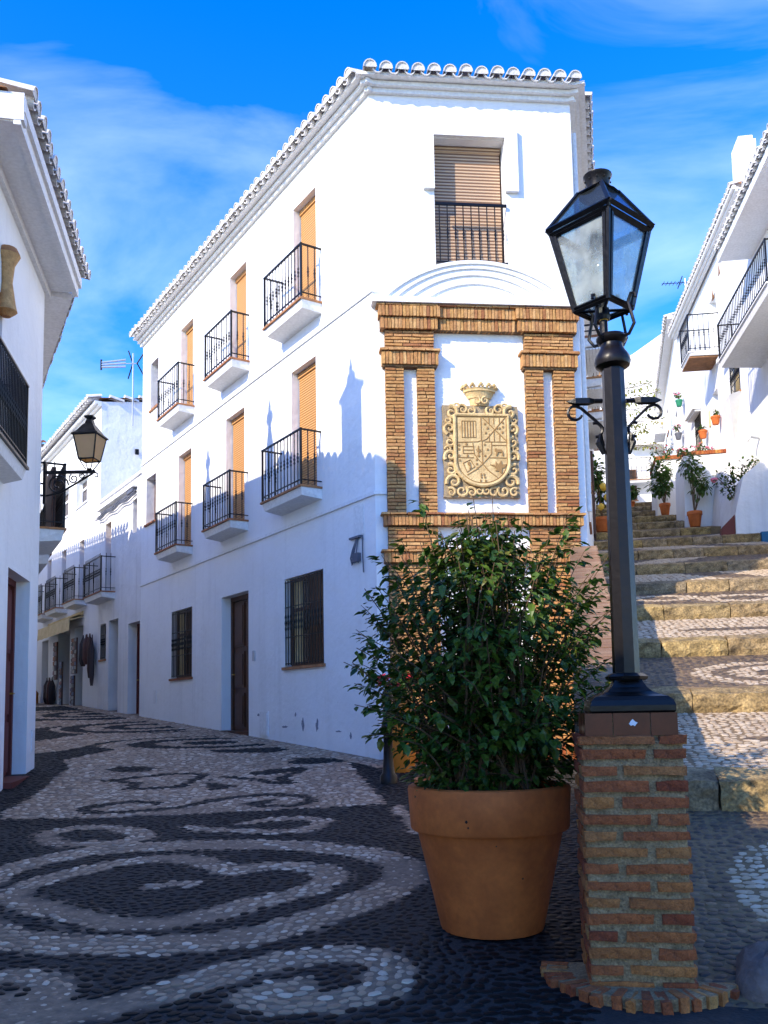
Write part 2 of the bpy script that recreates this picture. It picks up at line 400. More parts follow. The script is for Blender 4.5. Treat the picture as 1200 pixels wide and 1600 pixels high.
# balconies ------------------------------------------------------------------
def baluster_mesh(h, mt='iron', r=.0085):
    mb = MB(); mb.lathe((0, 0, 0), [(r, 0), (r, h*.40), (r*2.0, h*.43), (r*1.1, h*.46), (r*2.3, h*.5), (r*1.1, h*.54), (r*2.0, h*.57), (r, h*.6), (r, h)], 6)
    return shared(mb, 'baluster', mt, True)
BAL = baluster_mesh(.98); BALS = baluster_mesh(.85)
def balcony(parent, fr, t0, t1, z, out_=.5, h=.98, slab_t=.12, mt='white_paint', edge='tile_clay', sp=.115, taper=.16, bmesh_=None, side=True, under=None, label=None):
    """slab (z = its top) with brick edge, railing and balusters"""
    s = MB()
    s.prism_ = None
    P = [fr.p(t0, 0, z-slab_t), fr.p(t1, 0, z-slab_t), fr.p(t1-.04, out_-.06, z-slab_t*.75), fr.p(t0+.04, out_-.06, z-slab_t*.75),
         fr.p(t0, 0, z), fr.p(t1, 0, z), fr.p(t1, out_-.03, z), fr.p(t0, out_-.03, z)]
    s.add(P, [(0, 3, 2, 1), (4, 5, 6, 7), (0, 1, 5, 4), (3, 7, 6, 2), (0, 4, 7, 3), (1, 2, 6, 5)])
    b = s.build('balcony', mt, parent, label=label)
    e = MB(); e.box(fr, t0-.02, t1+.02, .0, out_, z+.001, z+.032); e.build('edge_tiles', edge, b)
    rl = MB()
    for zz, th in ((z+h+.03, .022), (z+.11, .014)):
        rl.box(fr, t0, t1, out_-.05, out_-.05+th*1.6, zz, zz+th)
        rl.box(fr, t0, t0+th*1.6, 0, out_-.05, zz, zz+th); rl.box(fr, t1-th*1.6, t1, 0, out_-.05, zz, zz+th)
    for t in (t0, t1-.03): rl.box(fr, t, t+.03, out_-.05, out_-.02, z+.03, z+h+.06)
    rl.build('railing', 'iron', b)
    bm_ = bmesh_ or BAL
    n = max(2, round((t1-t0)/sp))
    for i in range(1, n): inst('baluster', bm_, b, fr.p(t0+(t1-t0)*i/n, out_-.035, z+.05))
    m_ = max(2, round(out_/sp/1.3))
    for i in range(1, m_):
        for t in (t0+.015, t1-.015): inst('baluster', bm_, b, fr.p(t, (out_-.04)*i/m_, z+.05))
    return b

# openings -------------------------------------------------------------------
def blind_window(parent, fr, a, b, c, d, dp, lift=0., mt='blind_orange', frame='wood_frame'):
    """French window: frame set back in the reveal, roller blind of thin slats in front"""
    f = MB(); w_ = .07
    f.box(fr, a, b, -dp-.06, -dp-.055, c, d)
    w = f.build('window', 'dark_room', parent)
    g = MB()
    for t in (a, (a+b)/2-w_/2, b-w_): g.box(fr, t, t+w_, -dp-.05, -dp+.0, c, d)
    g.box(fr, a+w_, b-w_, -dp-.048, -dp+.002, d-w_, d); g.box(fr, a+w_, b-w_, -dp-.048, -dp+.002, c, c+w_*1.6)
    g.build('frame', frame, w)
    p = MB(); p.box(fr, a+w_, b-w_, -dp-.03, -dp-.02, c+w_*1.6, d-w_); p.build('pane', 'glass_window', w)
    bl = MB(); bl.box(fr, a+.03, b-.03, -dp+.03, -dp+.045, c+.02+lift, d-.05)
    bl.box(fr, a+.02, b-.02, -dp+.01, -dp+.07, d-.09, d-.01)
    bl.build('blind', mt, w)
    return w
def grille_window(parent, fr, a, b, c, d, dp=.12, sp=.1, mt='wood_frame', sill='tile_clay', bars=True, glass='glass_window'):
    f = MB(); w_ = .06
    for t in (a, (a+b)/2-w_/2, b-w_): f.box(fr, t, t+w_, -dp-.05, -dp, c, d)
    f.box(fr, a+w_, b-w_, -dp-.048, -dp+.002, d-w_, d); f.box(fr, a+w_, b-w_, -dp-.048, -dp+.002, c, c+w_)
    f.box(fr, a+w_, b-w_, -dp-.046, -dp+.004, c+(d-c)*.62, c+(d-c)*.62+w_)
    w = f.build('window', mt, parent)
    p = MB(); p.box(fr, a, b, -dp-.06, -dp-.03, c, d); p.build('pane', glass, w)
    if bars and b-a > .9:
        q = MB(); q.box(fr, a+w_, (a+b)/2-w_/2, -dp-.028, -dp-.018, c+w_, d-w_); q.box(fr, a+w_+.08, (a+b)/2-w_/2-.08, -dp-.018, -dp-.008, c+w_+.1, d-w_-.1); q.build('shutter', 'wood_frame', w)
        q = MB(); m_ = (b-w_-.26, b-w_)
        for i in range(7): q.box(fr, b-w_-.3+i*.04, b-w_-.275+i*.04, -dp-.03, -dp-.02, c+w_, d-w_)
        q.build('curtain', 'canvas', w)
    if sill:
        s = MB(); s.box(fr, a-.05, b+.05, -dp, .04, c-.045, c+.001); s.build('sill', sill, w)
    if bars:
        n = max(2, round((b-a)/sp)); bmh = baluster_mesh(d-c-.06, r=.009)
        for i in range(n+1): inst('bar', bmh, w, fr.p(a+.02+(b-a-.04)*i/n, -.01, c+.03))
        cr = MB()
        for z in (c+.05, c+(d-c)*.33, c+(d-c)*.67, d-.07): cr.box(fr, a, b, -.018, -.004, z, z+.014)
        cr.build('cross_bar', 'iron', w)
    return w
def panel_door(parent, fr, a, b, c, d, dp, mt='wood_dark', handle=True, cols=2, rows=(.0, .3, .62, 1.)):
    s = MB(); s.box(fr, a, b, -dp-.06, -dp-.02, c, d)
    for t in (a, b-.08): s.box(fr, t, t+.08, -dp-.02, -dp+.03, c, d)
    s.box(fr, a+.08, b-.08, -dp-.02, -dp+.028, d-.08, d)
    dr = s.build('door', mt, parent)
    W_ = (b-a-.16)/cols
    for i in range(cols):
        for j in range(len(rows)-1):
            q = MB(); t0 = a+.08+W_*i+.05; t1 = t0+W_-.1; H = d-c-.1
            z0 = c+.02+H*rows[j]+.05; z1 = c+.02+H*rows[j+1]-.05
            q.box(fr, t0, t1, -dp-.02, -dp+.006, z0, z1)
            q.box(fr, t0+.05, t1-.05, -dp+.006, -dp+.02, z0+.05, z1-.05); q.build('door_panel', mt, dr)
    if handle:
        h = MB(); h.tube([fr.p(b-.16, -dp-.01, c+1.05), fr.p(b-.16, -dp+.07, c+1.05), fr.p(b-.24, -dp+.07, c+1.05)], .012, 6); h.build('handle', 'brass', dr)
    return dr

# ================================================================== the setting
PAT = {
'field':[(-4.58,12.91),(-4.22,12.03),(-3.83,9.8),(-3.76,8.84),(-3.65,8.58),(-2.59,8.58),(-1.86,8.67),(-0.66,8.88),(-0.0,9.02),(-0.35,11.06),(-0.5,12.06),(-1.55,12.65),(-3.0,13.96),(-4.24,14.14)],
'field2':[(0.04,8.88),(0.17,8.94),(0.26,7.7),(0.21,7.58)],
'Sscroll':[(-2.32,9.28),(-2.61,9.4),(-2.86,9.24),(-3.04,9.05),(-2.85,8.82),(-2.51,8.82),(-2.09,9.0),(-1.7,9.5),(-1.23,9.7),(-0.86,9.54),(-0.77,9.26),(-0.92,9.01),(-1.23,9.0),(-1.37,9.15),(-1.18,9.3)],
'oval':[(-3.66,11.82),(-3.53,12.07),(-3.23,12.06),(-2.95,11.79),(-3.13,11.56),(-3.41,11.53)],
'spear':[(-1.74,11.23),(-1.43,11.63),(-1.07,11.7),(-1.22,11.25),(-1.59,11.05)],
'long':[(-1.4,12.23),(-1.06,12.65),(-0.59,12.52),(-0.8,12.03),(-1.22,11.96)],
'zig1':[(-3.34,10.85),(-2.81,11.25),(-2.47,11.34),(-2.24,11.18),(-2.35,10.28),(-2.91,10.21),(-2.91,10.61),(-3.34,10.85)],
'star':[(-2.24,11.37),(-2.04,10.56),(-1.68,10.27),(-1.96,9.96)],
'zig2':[(-1.97,10.99),(-1.59,10.78),(-1.24,10.41),(-1.12,10.44),(-1.25,10.81),(-1.05,11.56)],
'ring2a':[(-2.89,7.7),(-2.93,7.96),(-2.79,8.1),(-2.48,8.12),(-2.13,7.89),(-2.05,7.7),(-2.19,7.5),(-2.49,7.46),(-2.75,7.52),(-2.89,7.7)],
'ring2b':[(-1.27,8.2),(-1.06,8.35),(-0.8,8.39),(-0.58,8.25),(-0.6,8.03),(-0.75,7.83),(-0.99,7.8),(-1.65,7.96),(-1.73,8.06)],
'c':[(-2.85,5.93),(-2.82,6.31),(-2.79,6.59),(-2.65,6.88),(-2.36,7.2),(-1.84,7.34),(-1.14,7.35),(-0.56,7.22),(-0.11,6.95),(0.12,6.59),(0.13,6.25),(-0.01,5.96),(-0.23,5.63),(-0.52,5.3),(-0.79,5.07),(-1.15,4.97),(-1.53,4.99),(-1.94,5.05),(-2.18,5.16),(-2.53,5.41),(-2.85,5.93)],
'd':[(-1.17,6.57),(-1.43,6.87),(-1.74,6.93),(-2.08,6.74),(-2.35,6.41),(-2.48,6.11),(-2.43,5.91),(-2.21,5.74),(-1.92,5.55),(-1.54,5.33),(-1.34,5.33),(-1.06,5.5),(-0.78,5.77),(-0.51,5.99),(-0.38,6.28),(-0.46,6.53),(-0.64,6.62),(-0.95,6.63),(-1.13,6.5)],
'e':[(-0.63,4.24),(-0.49,4.16),(-0.33,4.16),(-0.14,4.22),(-0.02,4.36),(0.01,4.54),(-0.05,4.71),(-0.2,4.79),(-0.41,4.77),(-0.72,4.62),(-0.94,4.42),(-1.1,4.26),(-1.27,4.15),(-1.48,4.08),(-1.68,3.99)],
'e2':[(-0.6,4.27),(-0.51,4.36),(-0.41,4.39)],
'f':[(-1.98,4.54),(-1.82,4.56),(-1.65,4.48),(-1.57,4.39),(-1.61,4.26),(-1.76,4.19),(-1.89,4.26)],
'g':[(-1.59,6.14),(-1.48,6.2),(-1.32,6.17)],
}
def seg_dist(X, Y, pl):
    d = np.full(X.shape, 9e9)
    for (x0, y0), (x1, y1) in zip(pl[:-1], pl[1:]):
        dx, dy = x1-x0, y1-y0; q = np.clip(((X-x0)*dx+(Y-y0)*dy)/(dx*dx+dy*dy+1e-9), 0, 1)
        d = np.minimum(d, np.hypot(X-x0-q*dx, Y-y0-q*dy))
    return d
def inside(X, Y, poly):
    r = np.zeros(X.shape, bool); n = len(poly)
    for i in range(n):
        x0, y0 = poly[i]; x1, y1 = poly[(i+1) % n]
        c = ((y0 > Y) != (y1 > Y)) & (X < (x1-x0)*(Y-y0)/(y1-y0+1e-12)+x0)
        r ^= c
    return r
FL = Fr((-.184, 12.466), -32.4, -1)
def fl_coords(X, Y):
    return (X+.184)*FL.d.x+(Y-12.466)*FL.d.y, (X+.184)*FL.n.x+(Y-12.466)*FL.n.y
def is_light(X, Y):
    """mosaic of pale and dark pebbles set in scrolls"""
    r = np.zeros(X.shape, bool)
    r |= inside(X, Y, PAT['field']) | inside(X, Y, PAT['field2'])
    for k, wd in (('c', .16), ('d', .12), ('e', .125), ('e2', .1), ('f', .1), ('ring2a', .1), ('ring2b', .085), ('g', .07)):
        r |= seg_dist(X, Y, PAT[k]) < wd
    dk = seg_dist(X, Y, PAT['Sscroll']) < .075
    for k in ('oval', 'spear', 'long', 'star'): dk |= inside(X, Y, PAT[k])
    for k in ('zig1', 'zig2'): dk |= seg_dist(X, Y, PAT[k]) < .07
    r &= ~dk
    t, n = fl_coords(X, Y)
    far = (Y > 12.6) & ~inside(X, Y, PAT['field'])
    e1 = np.hypot((X+2.9)/1.9, (Y-14.9)/1.15); e2 = np.hypot((X+4.9)/1.7, (Y-18.4)/1.4); e3 = np.hypot((X+7.2)/1.8, (Y-22.5)/1.6)
    fr_ = np.where(e1 < 1.05, (np.floor(e1*4.2) % 2) == 1, np.where(e2 < 1.1, (np.floor(e2*4) % 2) == 0, np.where(e3 < 1.1, (np.floor(e3*4) % 2) == 1, np.sin((t*1.5+.6*np.sin(n*2.2))) > .15)))
    r = np.where(far, fr_, r)
    r = np.where((Y > 11.4) & (n < .42) & (n > -.5), True, r)
    return r

# terrain under everything, reaching to the horizon
ys = [-400, -60, -6, 0, 6, 13, 20, 26, 40, 90, 400]; xs = [-400, -60, -12, 0, 12, 60, 400]
g = MB()
P = [(x, y, gz(min(y, 40))-.12) for y in ys for x in xs]; nx = len(xs)
g.add(P, [(j*nx+i, j*nx+i+1, (j+1)*nx+i+1, (j+1)*nx+i) for j in range(len(ys)-1) for i in range(nx-1)])
g.build('ground', 'earth', kind='structure')

# street sheet with a colour attribute for the bedding mortar
def sheet(name, X, Y, Z, light, mt):
    ny, nx = X.shape; me = bpy.data.meshes.new(name)
    co = np.stack([X, Y, Z], -1).reshape(-1, 3)
    idx = np.arange(ny*nx).reshape(ny, nx)
    fc = np.stack([idx[:-1, :-1], idx[:-1, 1:], idx[1:, 1:], idx[1:, :-1]], -1).reshape(-1, 4)
    me.from_pydata(co.tolist(), [], fc.tolist())
    at = me.color_attributes.new('pattern', 'FLOAT_COLOR', 'POINT')
    c = np.ones((ny*nx, 4), 'f'); c[:, :3] = light.reshape(-1, 1).astype('f')
    at.data.foreach_set('color', c.ravel()); me.materials.append(mt); me.update()
    o = bpy.data.objects.new(name, me); COL.objects.link(o); return o
def bedmat(name, dark, light):
    mt = bpy.data.materials.new(name); mt.use_nodes = True; n = mt.node_tree; b = n.nodes['Principled BSDF']
    b.inputs['Roughness'].default_value = .9
    a = n.nodes.new('ShaderNodeAttribute'); a.attribute_name = 'pattern'
    t = n.nodes.new('ShaderNodeTexCoord'); no = n.nodes.new('ShaderNodeTexNoise'); no.inputs['Scale'].default_value = 19; no.inputs['Detail'].default_value = 6
    n.links.new(t.outputs['Object'], no.inputs[0])
    def var(c):
        m_ = n.nodes.new('ShaderNodeMix'); m_.data_type = 'RGBA'; n.links.new(no.outputs[0], m_.inputs['Factor'])
        m_.inputs['A'].default_value = (c[0]*.25, c[1]*.25, c[2]*.25, 1); m_.inputs['B'].default_value = (c[0]*1.7, c[1]*1.7, c[2]*1.7, 1); return m_.outputs['Result']
    mx_ = n.nodes.new('ShaderNodeMix'); mx_.data_type = 'RGBA'; n.links.new(a.outputs['Color'], mx_.inputs['Factor'])
    n.links.new(var(dark), mx_.inputs['A']); n.links.new(var(light), mx_.inputs['B']); n.links.new(mx_.outputs['Result'], b.inputs['Base Color'])
    bp = n.nodes.new('ShaderNodeBump'); bp.inputs['Strength'].default_value = .7; bp.inputs['Distance'].default_value = .012
    b2 = n.nodes.new('ShaderNodeTexNoise'); b2.inputs['Scale'].default_value = 45; n.links.new(t.outputs['Object'], b2.inputs[0])
    n.links.new(b2.outputs[0], bp.inputs['Height']); n.links.new(bp.outputs[0], b.inputs['Normal']); MT[name] = mt; return mt
gzv = np.vectorize(gz)
X, Y = np.meshgrid(np.arange(-14, 3.41, .1), np.arange(-8, 36, .1))
street = sheet('street', X, Y, gzv(Y), is_light(X, Y), bedmat('street_bed', (.022, .019, .017), (.24, .16, .1)))
street['kind'] = 'structure'

def pebble_cloud(cx, cy, cz, size, slope_dir, name, mts, light, parent, seg=7, flat=.2, long_=1.5, ang=None):
    """all pebbles at the given centres: one joined mesh per tone"""
    for tone in (False, True):
        k = np.where(light == tone)[0]
        if len(k) == 0: continue
        N = len(k); an = rng.uniform(0, 6.28, (N, 1)) + np.arange(seg)*2*np.pi/seg + rng.uniform(-.25, .25, (N, seg))
        rr = size[k][:, None]*rng.uniform(.8, 1.08, (N, seg))
        th = (ang[k][:, None] if ang is not None else 0)+rng.uniform(-.5, .5, (N, 1)); el = rng.uniform(1, long_, (N, 1))
        ex, ey = rr*np.cos(an)*el, rr*np.sin(an)/el**.6
        rx, ry = ex*np.cos(th)-ey*np.sin(th), ex*np.sin(th)+ey*np.cos(th)
        h = size[k][:, None]*flat*rng.uniform(.6, 1.2, (N, 1))
        tlt = rng.uniform(-.12, .12, (N, 2))
        V_ = np.zeros((N, 2*seg+1, 3))
        for q, (sc, hz) in enumerate(((1., -.15), (.72, .8))):
            x, y = rx*sc, ry*sc
            V_[:, q*seg:(q+1)*seg, 0] = cx[k][:, None]+x; V_[:, q*seg:(q+1)*seg, 1] = cy[k][:, None]+y
            V_[:, q*seg:(q+1)*seg, 2] = cz[k][:, None]+x*(slope_dir[0]+tlt[:, :1])+y*(slope_dir[1]+tlt[:, 1:])+h*hz
        V_[:, -1, 0] = cx[k]; V_[:, -1, 1] = cy[k]; V_[:, -1, 2] = cz[k]+h[:, 0]
        F = []
        j = np.arange(seg); j2 = (j+1) % seg
        q4 = np.stack([j, j2, seg+j2, seg+j], -1); t3 = np.stack([seg+j, seg+j2, np.full(seg, 2*seg)], -1)
        base = (np.arange(N)*(2*seg+1))[:, None, None]
        F = (q4[None]+base).reshape(-1, 4).tolist() + (t3[None]+base).reshape(-1, 3).tolist()
        me = bpy.data.meshes.new(name); me.from_pydata(V_.reshape(-1, 3).tolist(), [], F)
        me.polygons.foreach_set('use_smooth', [True]*len(me.polygons)); me.materials.append(MT[mts[int(tone)]]); me.update()
        o = bpy.data.objects.new(name, me); COL.objects.link(o); o.parent = parent; o['kind'] = 'stuff'

def pebble_shape(i, mt):
    seg = 9; mb = MB(); r_ = random.Random(i); P = []
    an = [2*math.pi*j/seg+r_.uniform(-.2, .2) for j in range(seg)]; rr = [r_.uniform(.82, 1.08) for _ in an]
    el = r_.uniform(1.05, 1.5)
    for sc, z in ((1, -.1), (.9, .16), (.58, .3)):
        P += [(a_*0+sc*r*math.cos(a_)*el, sc*r*math.sin(a_)/el**.6, z) for a_, r in zip(an, rr)]
    P.append((0, 0, .34)); F = []
    for q in range(2):
        F += [(q*seg+j, q*seg+(j+1) % seg, (q+1)*seg+(j+1) % seg, (q+1)*seg+j) for j in range(seg)]
    F += [(2*seg+j, 2*seg+(j+1) % seg, 3*seg) for j in range(seg)]
    mb.add(P, F); return shared(mb, 'pebble', mt, True)

# pebbles of the street: size of the cells grows away from the near edge
cx, cy, cs = [], [], []
y = 3.4
while y < 27:
    c = .07 + .0032*max(0, y-6)
    x0 = -.47*y-.5 if y < 12 else max(-.47*y-.5, -5.1-(y-12)*.6)
    row = np.arange(max(x0, -14), 2.2, c)
    row = row + rng.uniform(-.2, .2, len(row))*c + (c/2 if int(y/c) % 2 else 0)
    yy = y + rng.uniform(-.22, .22, len(row))*c
    cx.append(row); cy.append(yy); cs.append(np.full(len(row), c)); y += c*.88
cx, cy, cs = map(np.concatenate, (cx, cy, cs))
from mathutils.kdtree import KDTree
def relax(cx, cy, cs, it=2):
    for _ in range(it+1):
        kd = KDTree(len(cx))
        for i in range(len(cx)): kd.insert((cx[i], cy[i], 0), i)
        kd.balance()
        nd = np.empty(len(cx))
        if _ == it:
            for i in range(len(cx)): nd[i] = kd.find_n((cx[i], cy[i], 0), 2)[1][2]
            return cx, cy, nd
        dx = np.zeros(len(cx)); dy = np.zeros(len(cx))
        for i in range(len(cx)):
            for co, j, d in kd.find_n((cx[i], cy[i], 0), 4)[1:]:
                f = max(0, cs[i]*.98-d)*.45/max(d, 1e-4); dx[i] += (cx[i]-co[0])*f; dy[i] += (cy[i]-co[1])*f
        cx = cx+dx; cy = cy+dy
rr_ = rng.uniform(0, 6.28, len(cx)); ra_ = rng.uniform(0, .62, len(cx))*cs
cx, cy, nd_ = relax(cx+ra_*np.cos(rr_), cy+ra_*np.sin(rr_), cs)
cs = np.clip(nd_, cs*.5, cs*1.25)
t_, n_ = fl_coords(cx, cy)
keep = ~((n_ < .03) & (t_ > -.3)) & ~((cx > -.1) & (cy > 12.2)) & (cx < 2.4)
keep &= ~((cx < -4.7+.189*(12.09-cy)) & (cy < 12.1))                      # inside the house on the left
keep &= ~((cx < -4.7-.51*(cy-12.1)-.05) & (cy >= 12.1))
keep &= ~((cx*.978-cy*.208 > .02) & (cx*.208+cy*.978 > 3.95))              # stair side of the parapet
cx, cy, cs = cx[keep], cy[keep], cs[keep]
lt = is_light(cx, cy)
# worn places where the mosaic is plastered over or bare: patches without stones in the pale bands
wear = np.sin(cx*3.1+1.3*np.sin(cy*2.3))+np.sin(cy*4.1+cx*1.7)
sunk = lt & (wear > .8) & (cy < 9)
sz = cs*np.where(lt, .5, .53)*rng.uniform(.9, 1.08, len(cs))*np.where(sunk, .72, 1)
# stones lie along the nearest scroll
ang = np.zeros(len(cx)); best = np.full(len(cx), .45)
for k_ in ('c', 'd', 'e', 'f', 'ring2a', 'ring2b', 'Sscroll'):
    for (x0, y0), (x1, y1) in zip(PAT[k_][:-1], PAT[k_][1:]):
        d_ = seg_dist(cx, cy, [(x0, y0), (x1, y1)]); b_ = d_ < best
        a_ = math.atan2(y1-y0, x1-x0); ang[b_] = a_; best[b_] = d_[b_]
vis = (cy > 3.85) & (np.abs(cx/cy) < .45)
order = np.argsort(np.where(vis & ~sunk, cy, 99))[:300]
single = np.zeros(len(cx), bool); single[order] = True
shp = {(i, q): pebble_shape(i, 'pebble_light_single' if q else 'pebble_dark_single') for i in range(8) for q in (0, 1)}
for i in order:
    o = bpy.data.objects.new('pebble', shp[(int(i) % 8, int(lt[i]))]); COL.objects.link(o); o.parent = street
    s_ = float(sz[i])*.98; o.location = (cx[i], cy[i], gz(float(cy[i]))); o.scale = (s_, s_, s_*.72)
    o.rotation_euler = (.072+random.uniform(-.08, .08), random.uniform(-.08, .08), float(ang[i])+random.uniform(-.5, .5))
r_ = ~single
pebble_cloud(cx[r_], cy[r_], gzv(cy[r_])-np.where(sunk[r_], .0035, 0), sz[r_], (0, .07), 'pebble_paving', ('pebble_dark', 'pebble_light'), lt[r_], street, ang=ang[r_])

# ------------------------------------------------------------------ stairway
SA = R(12); sa = V(math.sin(SA), math.cos(SA), 0); sb = V(math.cos(SA), -math.sin(SA), 0)
class FS:   # t = lateral q, n = along the axis s
    def p(s, t, n, z): return sb*t + sa*n + V(0, 0, z)
    n = sa; d = sb
FSt = FS()
S1, TR, RISE, RH_ = 6.42, 2.12, .606, .185
def nose(k): return S1+TR*(k-1), 1.083+RISE*(k-1)
def tread_z(k, s):
    if k == 0: return .30+.275*(s-4.3)
    s0, z0 = nose(k); return z0+(s-s0)*(RISE-RH_)/TR
NST = 14
def qright(s): return 4.6 if s < 19 else 4.2
st = MB()
for k in range(0, NST+1):
    s0 = 3.6 if k == 0 else nose(k)[0]+.2
    s1_ = nose(k+1)[0]+.2
    q0, q1 = .1, qright(s0)
    a = [FSt.p(q, s, tread_z(k, s)) for s in (s0, s1_) for q in (q0, q1)]
    b = [FSt.p(q, s, tread_z(k, s0)-.9) for s in (s0, s1_) for q in (q0, q1)]
    st.add(a+b, [(0, 1, 3, 2), (0, 4, 5, 1), (2, 3, 7, 6), (0, 2, 6, 4), (1, 5, 7, 3)])
stairs = st.build('stairway', 'concrete', kind='structure')
def jbox(mb, fr, t0, t1, n0, n1, z0, z1, j, nt_=4, zs_=0., sl=0.):
    """rough stone block: subdivided box with jittered corners; sl = slope of its top"""
    ts = [t0+(t1-t0)*i/nt_ for i in range(nt_+1)]; P = []
    ring = [(n0, z0), (n0, z0+(z1-z0)*.4), (n0-.008, z0+(z1-z0)*.6), (n0, z0+(z1-z0)*.8), (n0+.012, z1-.012), (n0+.05, z1), (n0+.14, z1+sl*.14), (n1, z1+sl*(n1-n0)+.006), (n1, z0)]
    k = len(ring)
    for i, t in enumerate(ts):
        e = .015 if i in (0, nt_) else 0
        for n, z in ring:
            P.append(fr.p(t+random.uniform(-j, j)*.4, n+random.uniform(-j, j)+e*(n < (n0+n1)/2), z+random.uniform(-j, j)*.6-e*.4*(z > z0)))
    F = [(i*k+q, (i+1)*k+q, (i+1)*k+(q+1) % k, i*k+(q+1) % k) for i in range(nt_) for q in range(k)]
    F += [tuple(range(k-1, -1, -1)), tuple(range(nt_*k, nt_*k+k))]
    mb.add(P, F); return mb
for k in range(1, NST+1):
    s, z = nose(k); q = .22; qe = qright(s)
    if k >= 9: qe = 3.45
    if k >= 10: qe = 3.1
    if k >= 12: qe = 2.75
    while q < qe-.05:
        ln = random.uniform(.55, 1.0); e = min(q+ln, qe)
        if qe-e < .25: e = qe
        b = MB(); jbox(b, FSt, q+.006, e-.006, s-.01, s+.26, z-RH_-.12, z+random.uniform(-.004, .01), .016, nt_=9, sl=.19)
        b.build('kerb_stone', 'stone_step', stairs); q = e
def tread_light(k, s, q):
    if k == 0:
        return np.hypot((q-1.22)/.42, (s-5.35)/.62) < 1
    if k == 1: return ~(np.hypot((q-1.75)/.5, (s-7.55)/.1) < 1)
    if k == 2:
        e = np.hypot((q-1.95)/.82, (s-9.5)/.68); return (e < 1) & ~((e < .74) & (e > .55)) & ~(e < .25)
    if k == 3: return ~((np.hypot((q-2.0)/.75, (s-11.6)/.13) < 1))
    if k == 4:
        e = np.hypot((q-1.3)/.55, (s-14.1)/.5); e2 = np.hypot((q-2.4)/.5, (s-13.7)/.45); return ((e < 1) & (e > .5)) | ((e2 < 1.3) & (e2 > .7))
    return (np.sin(q*3+s) > -.6) if k % 2 else (np.sin(q*2.5-s*1.2) > .4)
stair_shp = {(i, q): pebble_shape(20+i, 'pebble_warm_single' if q else 'pebble_grey_single') for i in range(6) for q in (0, 1)}
for k in range(0, 9):
    s0 = 3.7 if k == 0 else nose(k)[0]+.25
    s1_ = nose(k+1)[0]; c = .058+.006*k
    S_, Q_ = np.meshgrid(np.arange(s0+c/2, s1_, c*.88), np.arange(.25, qright(s0), c))
    S_ = (S_+rng.uniform(-.22, .22, S_.shape)*c).ravel(); Q_ = (Q_+rng.uniform(-.25, .25, Q_.shape)*c).ravel()
    X_, Y_ = Q_*sb.x+S_*sa.x, Q_*sb.y+S_*sa.y
    kp = Y_ > 2
    kp &= ~((Q_ < .47) & (S_ < 4.82) & (k == 0))
    S_, Q_, X_, Y_ = S_[kp], Q_[kp], X_[kp], Y_[kp]
    Z_ = np.array([tread_z(k, float(s)) for s in S_]); sl = .275 if k == 0 else (RISE-RH_)/TR
    lt_ = tread_light(k, S_, Q_)
    if k < 2:                                              # the stones that show largest are single pieces
        ok = (X_/Y_ > .345) & (X_/Y_ < .44) & (Y_ > 4.3)
        one = np.argsort(np.where(ok, Y_, 99))[:145]; msk = np.ones(len(X_), bool); msk[one] = False
        for i in one:
            o = bpy.data.objects.new('pebble', stair_shp[(int(i) % 6, int(lt_[i]))]); COL.objects.link(o); o.parent = stairs
            o.location = (X_[i], Y_[i], Z_[i]); s_ = c*.48*random.uniform(.85, 1.06); o.scale = (s_, s_, s_*.7)
            o.rotation_euler = (math.atan(sl)+random.uniform(-.06, .06), random.uniform(-.08, .08), -SA+random.uniform(-.6, .6))
        S_, Q_, X_, Y_, Z_ = S_[msk], Q_[msk], X_[msk], Y_[msk], Z_[msk]
    pebble_cloud(X_, Y_, Z_, np.full(len(X_), c*.48)*rng.uniform(.8, 1.08, len(X_)), (sl*sa.x, sl*sa.y), 'pebble_paving',
                 ('pebble_grey', 'pebble_warm'), tread_light(k, S_, Q_), stairs, seg=6)

# ================================================================== corner house
FF = Fr((-.093, 12.322), 84.3, 1)
C1 = FF.p(3.03, 0, 0)
FT = Fr((C1.x, C1.y), 14, 1)
ZT = 10.72
house = thing('corner_house', 'tall white three-storey corner house with brick framed stone crest on its narrow front', 'house', (1.4, 14, .9))
hl = [(1.5, 2.31, 7.95, 10.0), (4.27, 5.06, 7.95, 9.97), (7.07, 7.83, 7.95, 9.95), (9.36, 9.93, 8.73, 9.89),
      (1.55, 2.42, 4.98, 7.18), (4.37, 5.25, 4.98, 7.18), (7.15, 7.94, 4.98, 7.12), (9.48, 10.2, 6.0, 7.12),
      (1.38, 2.73, 2.27, 3.73, .14), (7.06, 8.33, 2.27, 3.73, .14), (4.2, 5.47, 1.0, 3.73, .22)]
hl = [h if len(h) > 4 else h+(.18 if h[0] < 9 else .24,) for h in hl]
hf = [(.94, 2.0, 7.96, 9.92, .24)]
ht = [(1.5, 2.3, 7.5, 9.6, .25), (4.0, 4.8, 7.5, 9.6, .25), (6.2, 7.0, 7.5, 9.6, .25), (2.2, 3.0, 4.6, 6.2, .14), (6.0, 6.8, 6.2, 7.4, .2)]
wl = MB()
wall_panel(wl, FL, -.17, 10.55, .3, ZT, hl)
wall_panel(wl, FF, 0, 3.03, .3, ZT, hf)
wall_panel(wl, FT, 0, 13.5, .3, ZT, ht)
A_, B_ = FT.p(13.5, 0, 0), FL.p(10.55, 0, 0)
wl.quad((A_.x, A_.y, .3), (B_.x, B_.y, .3), (B_.x, B_.y, ZT), (A_.x, A_.y, ZT))
wl.build('wall', 'plaster', house)
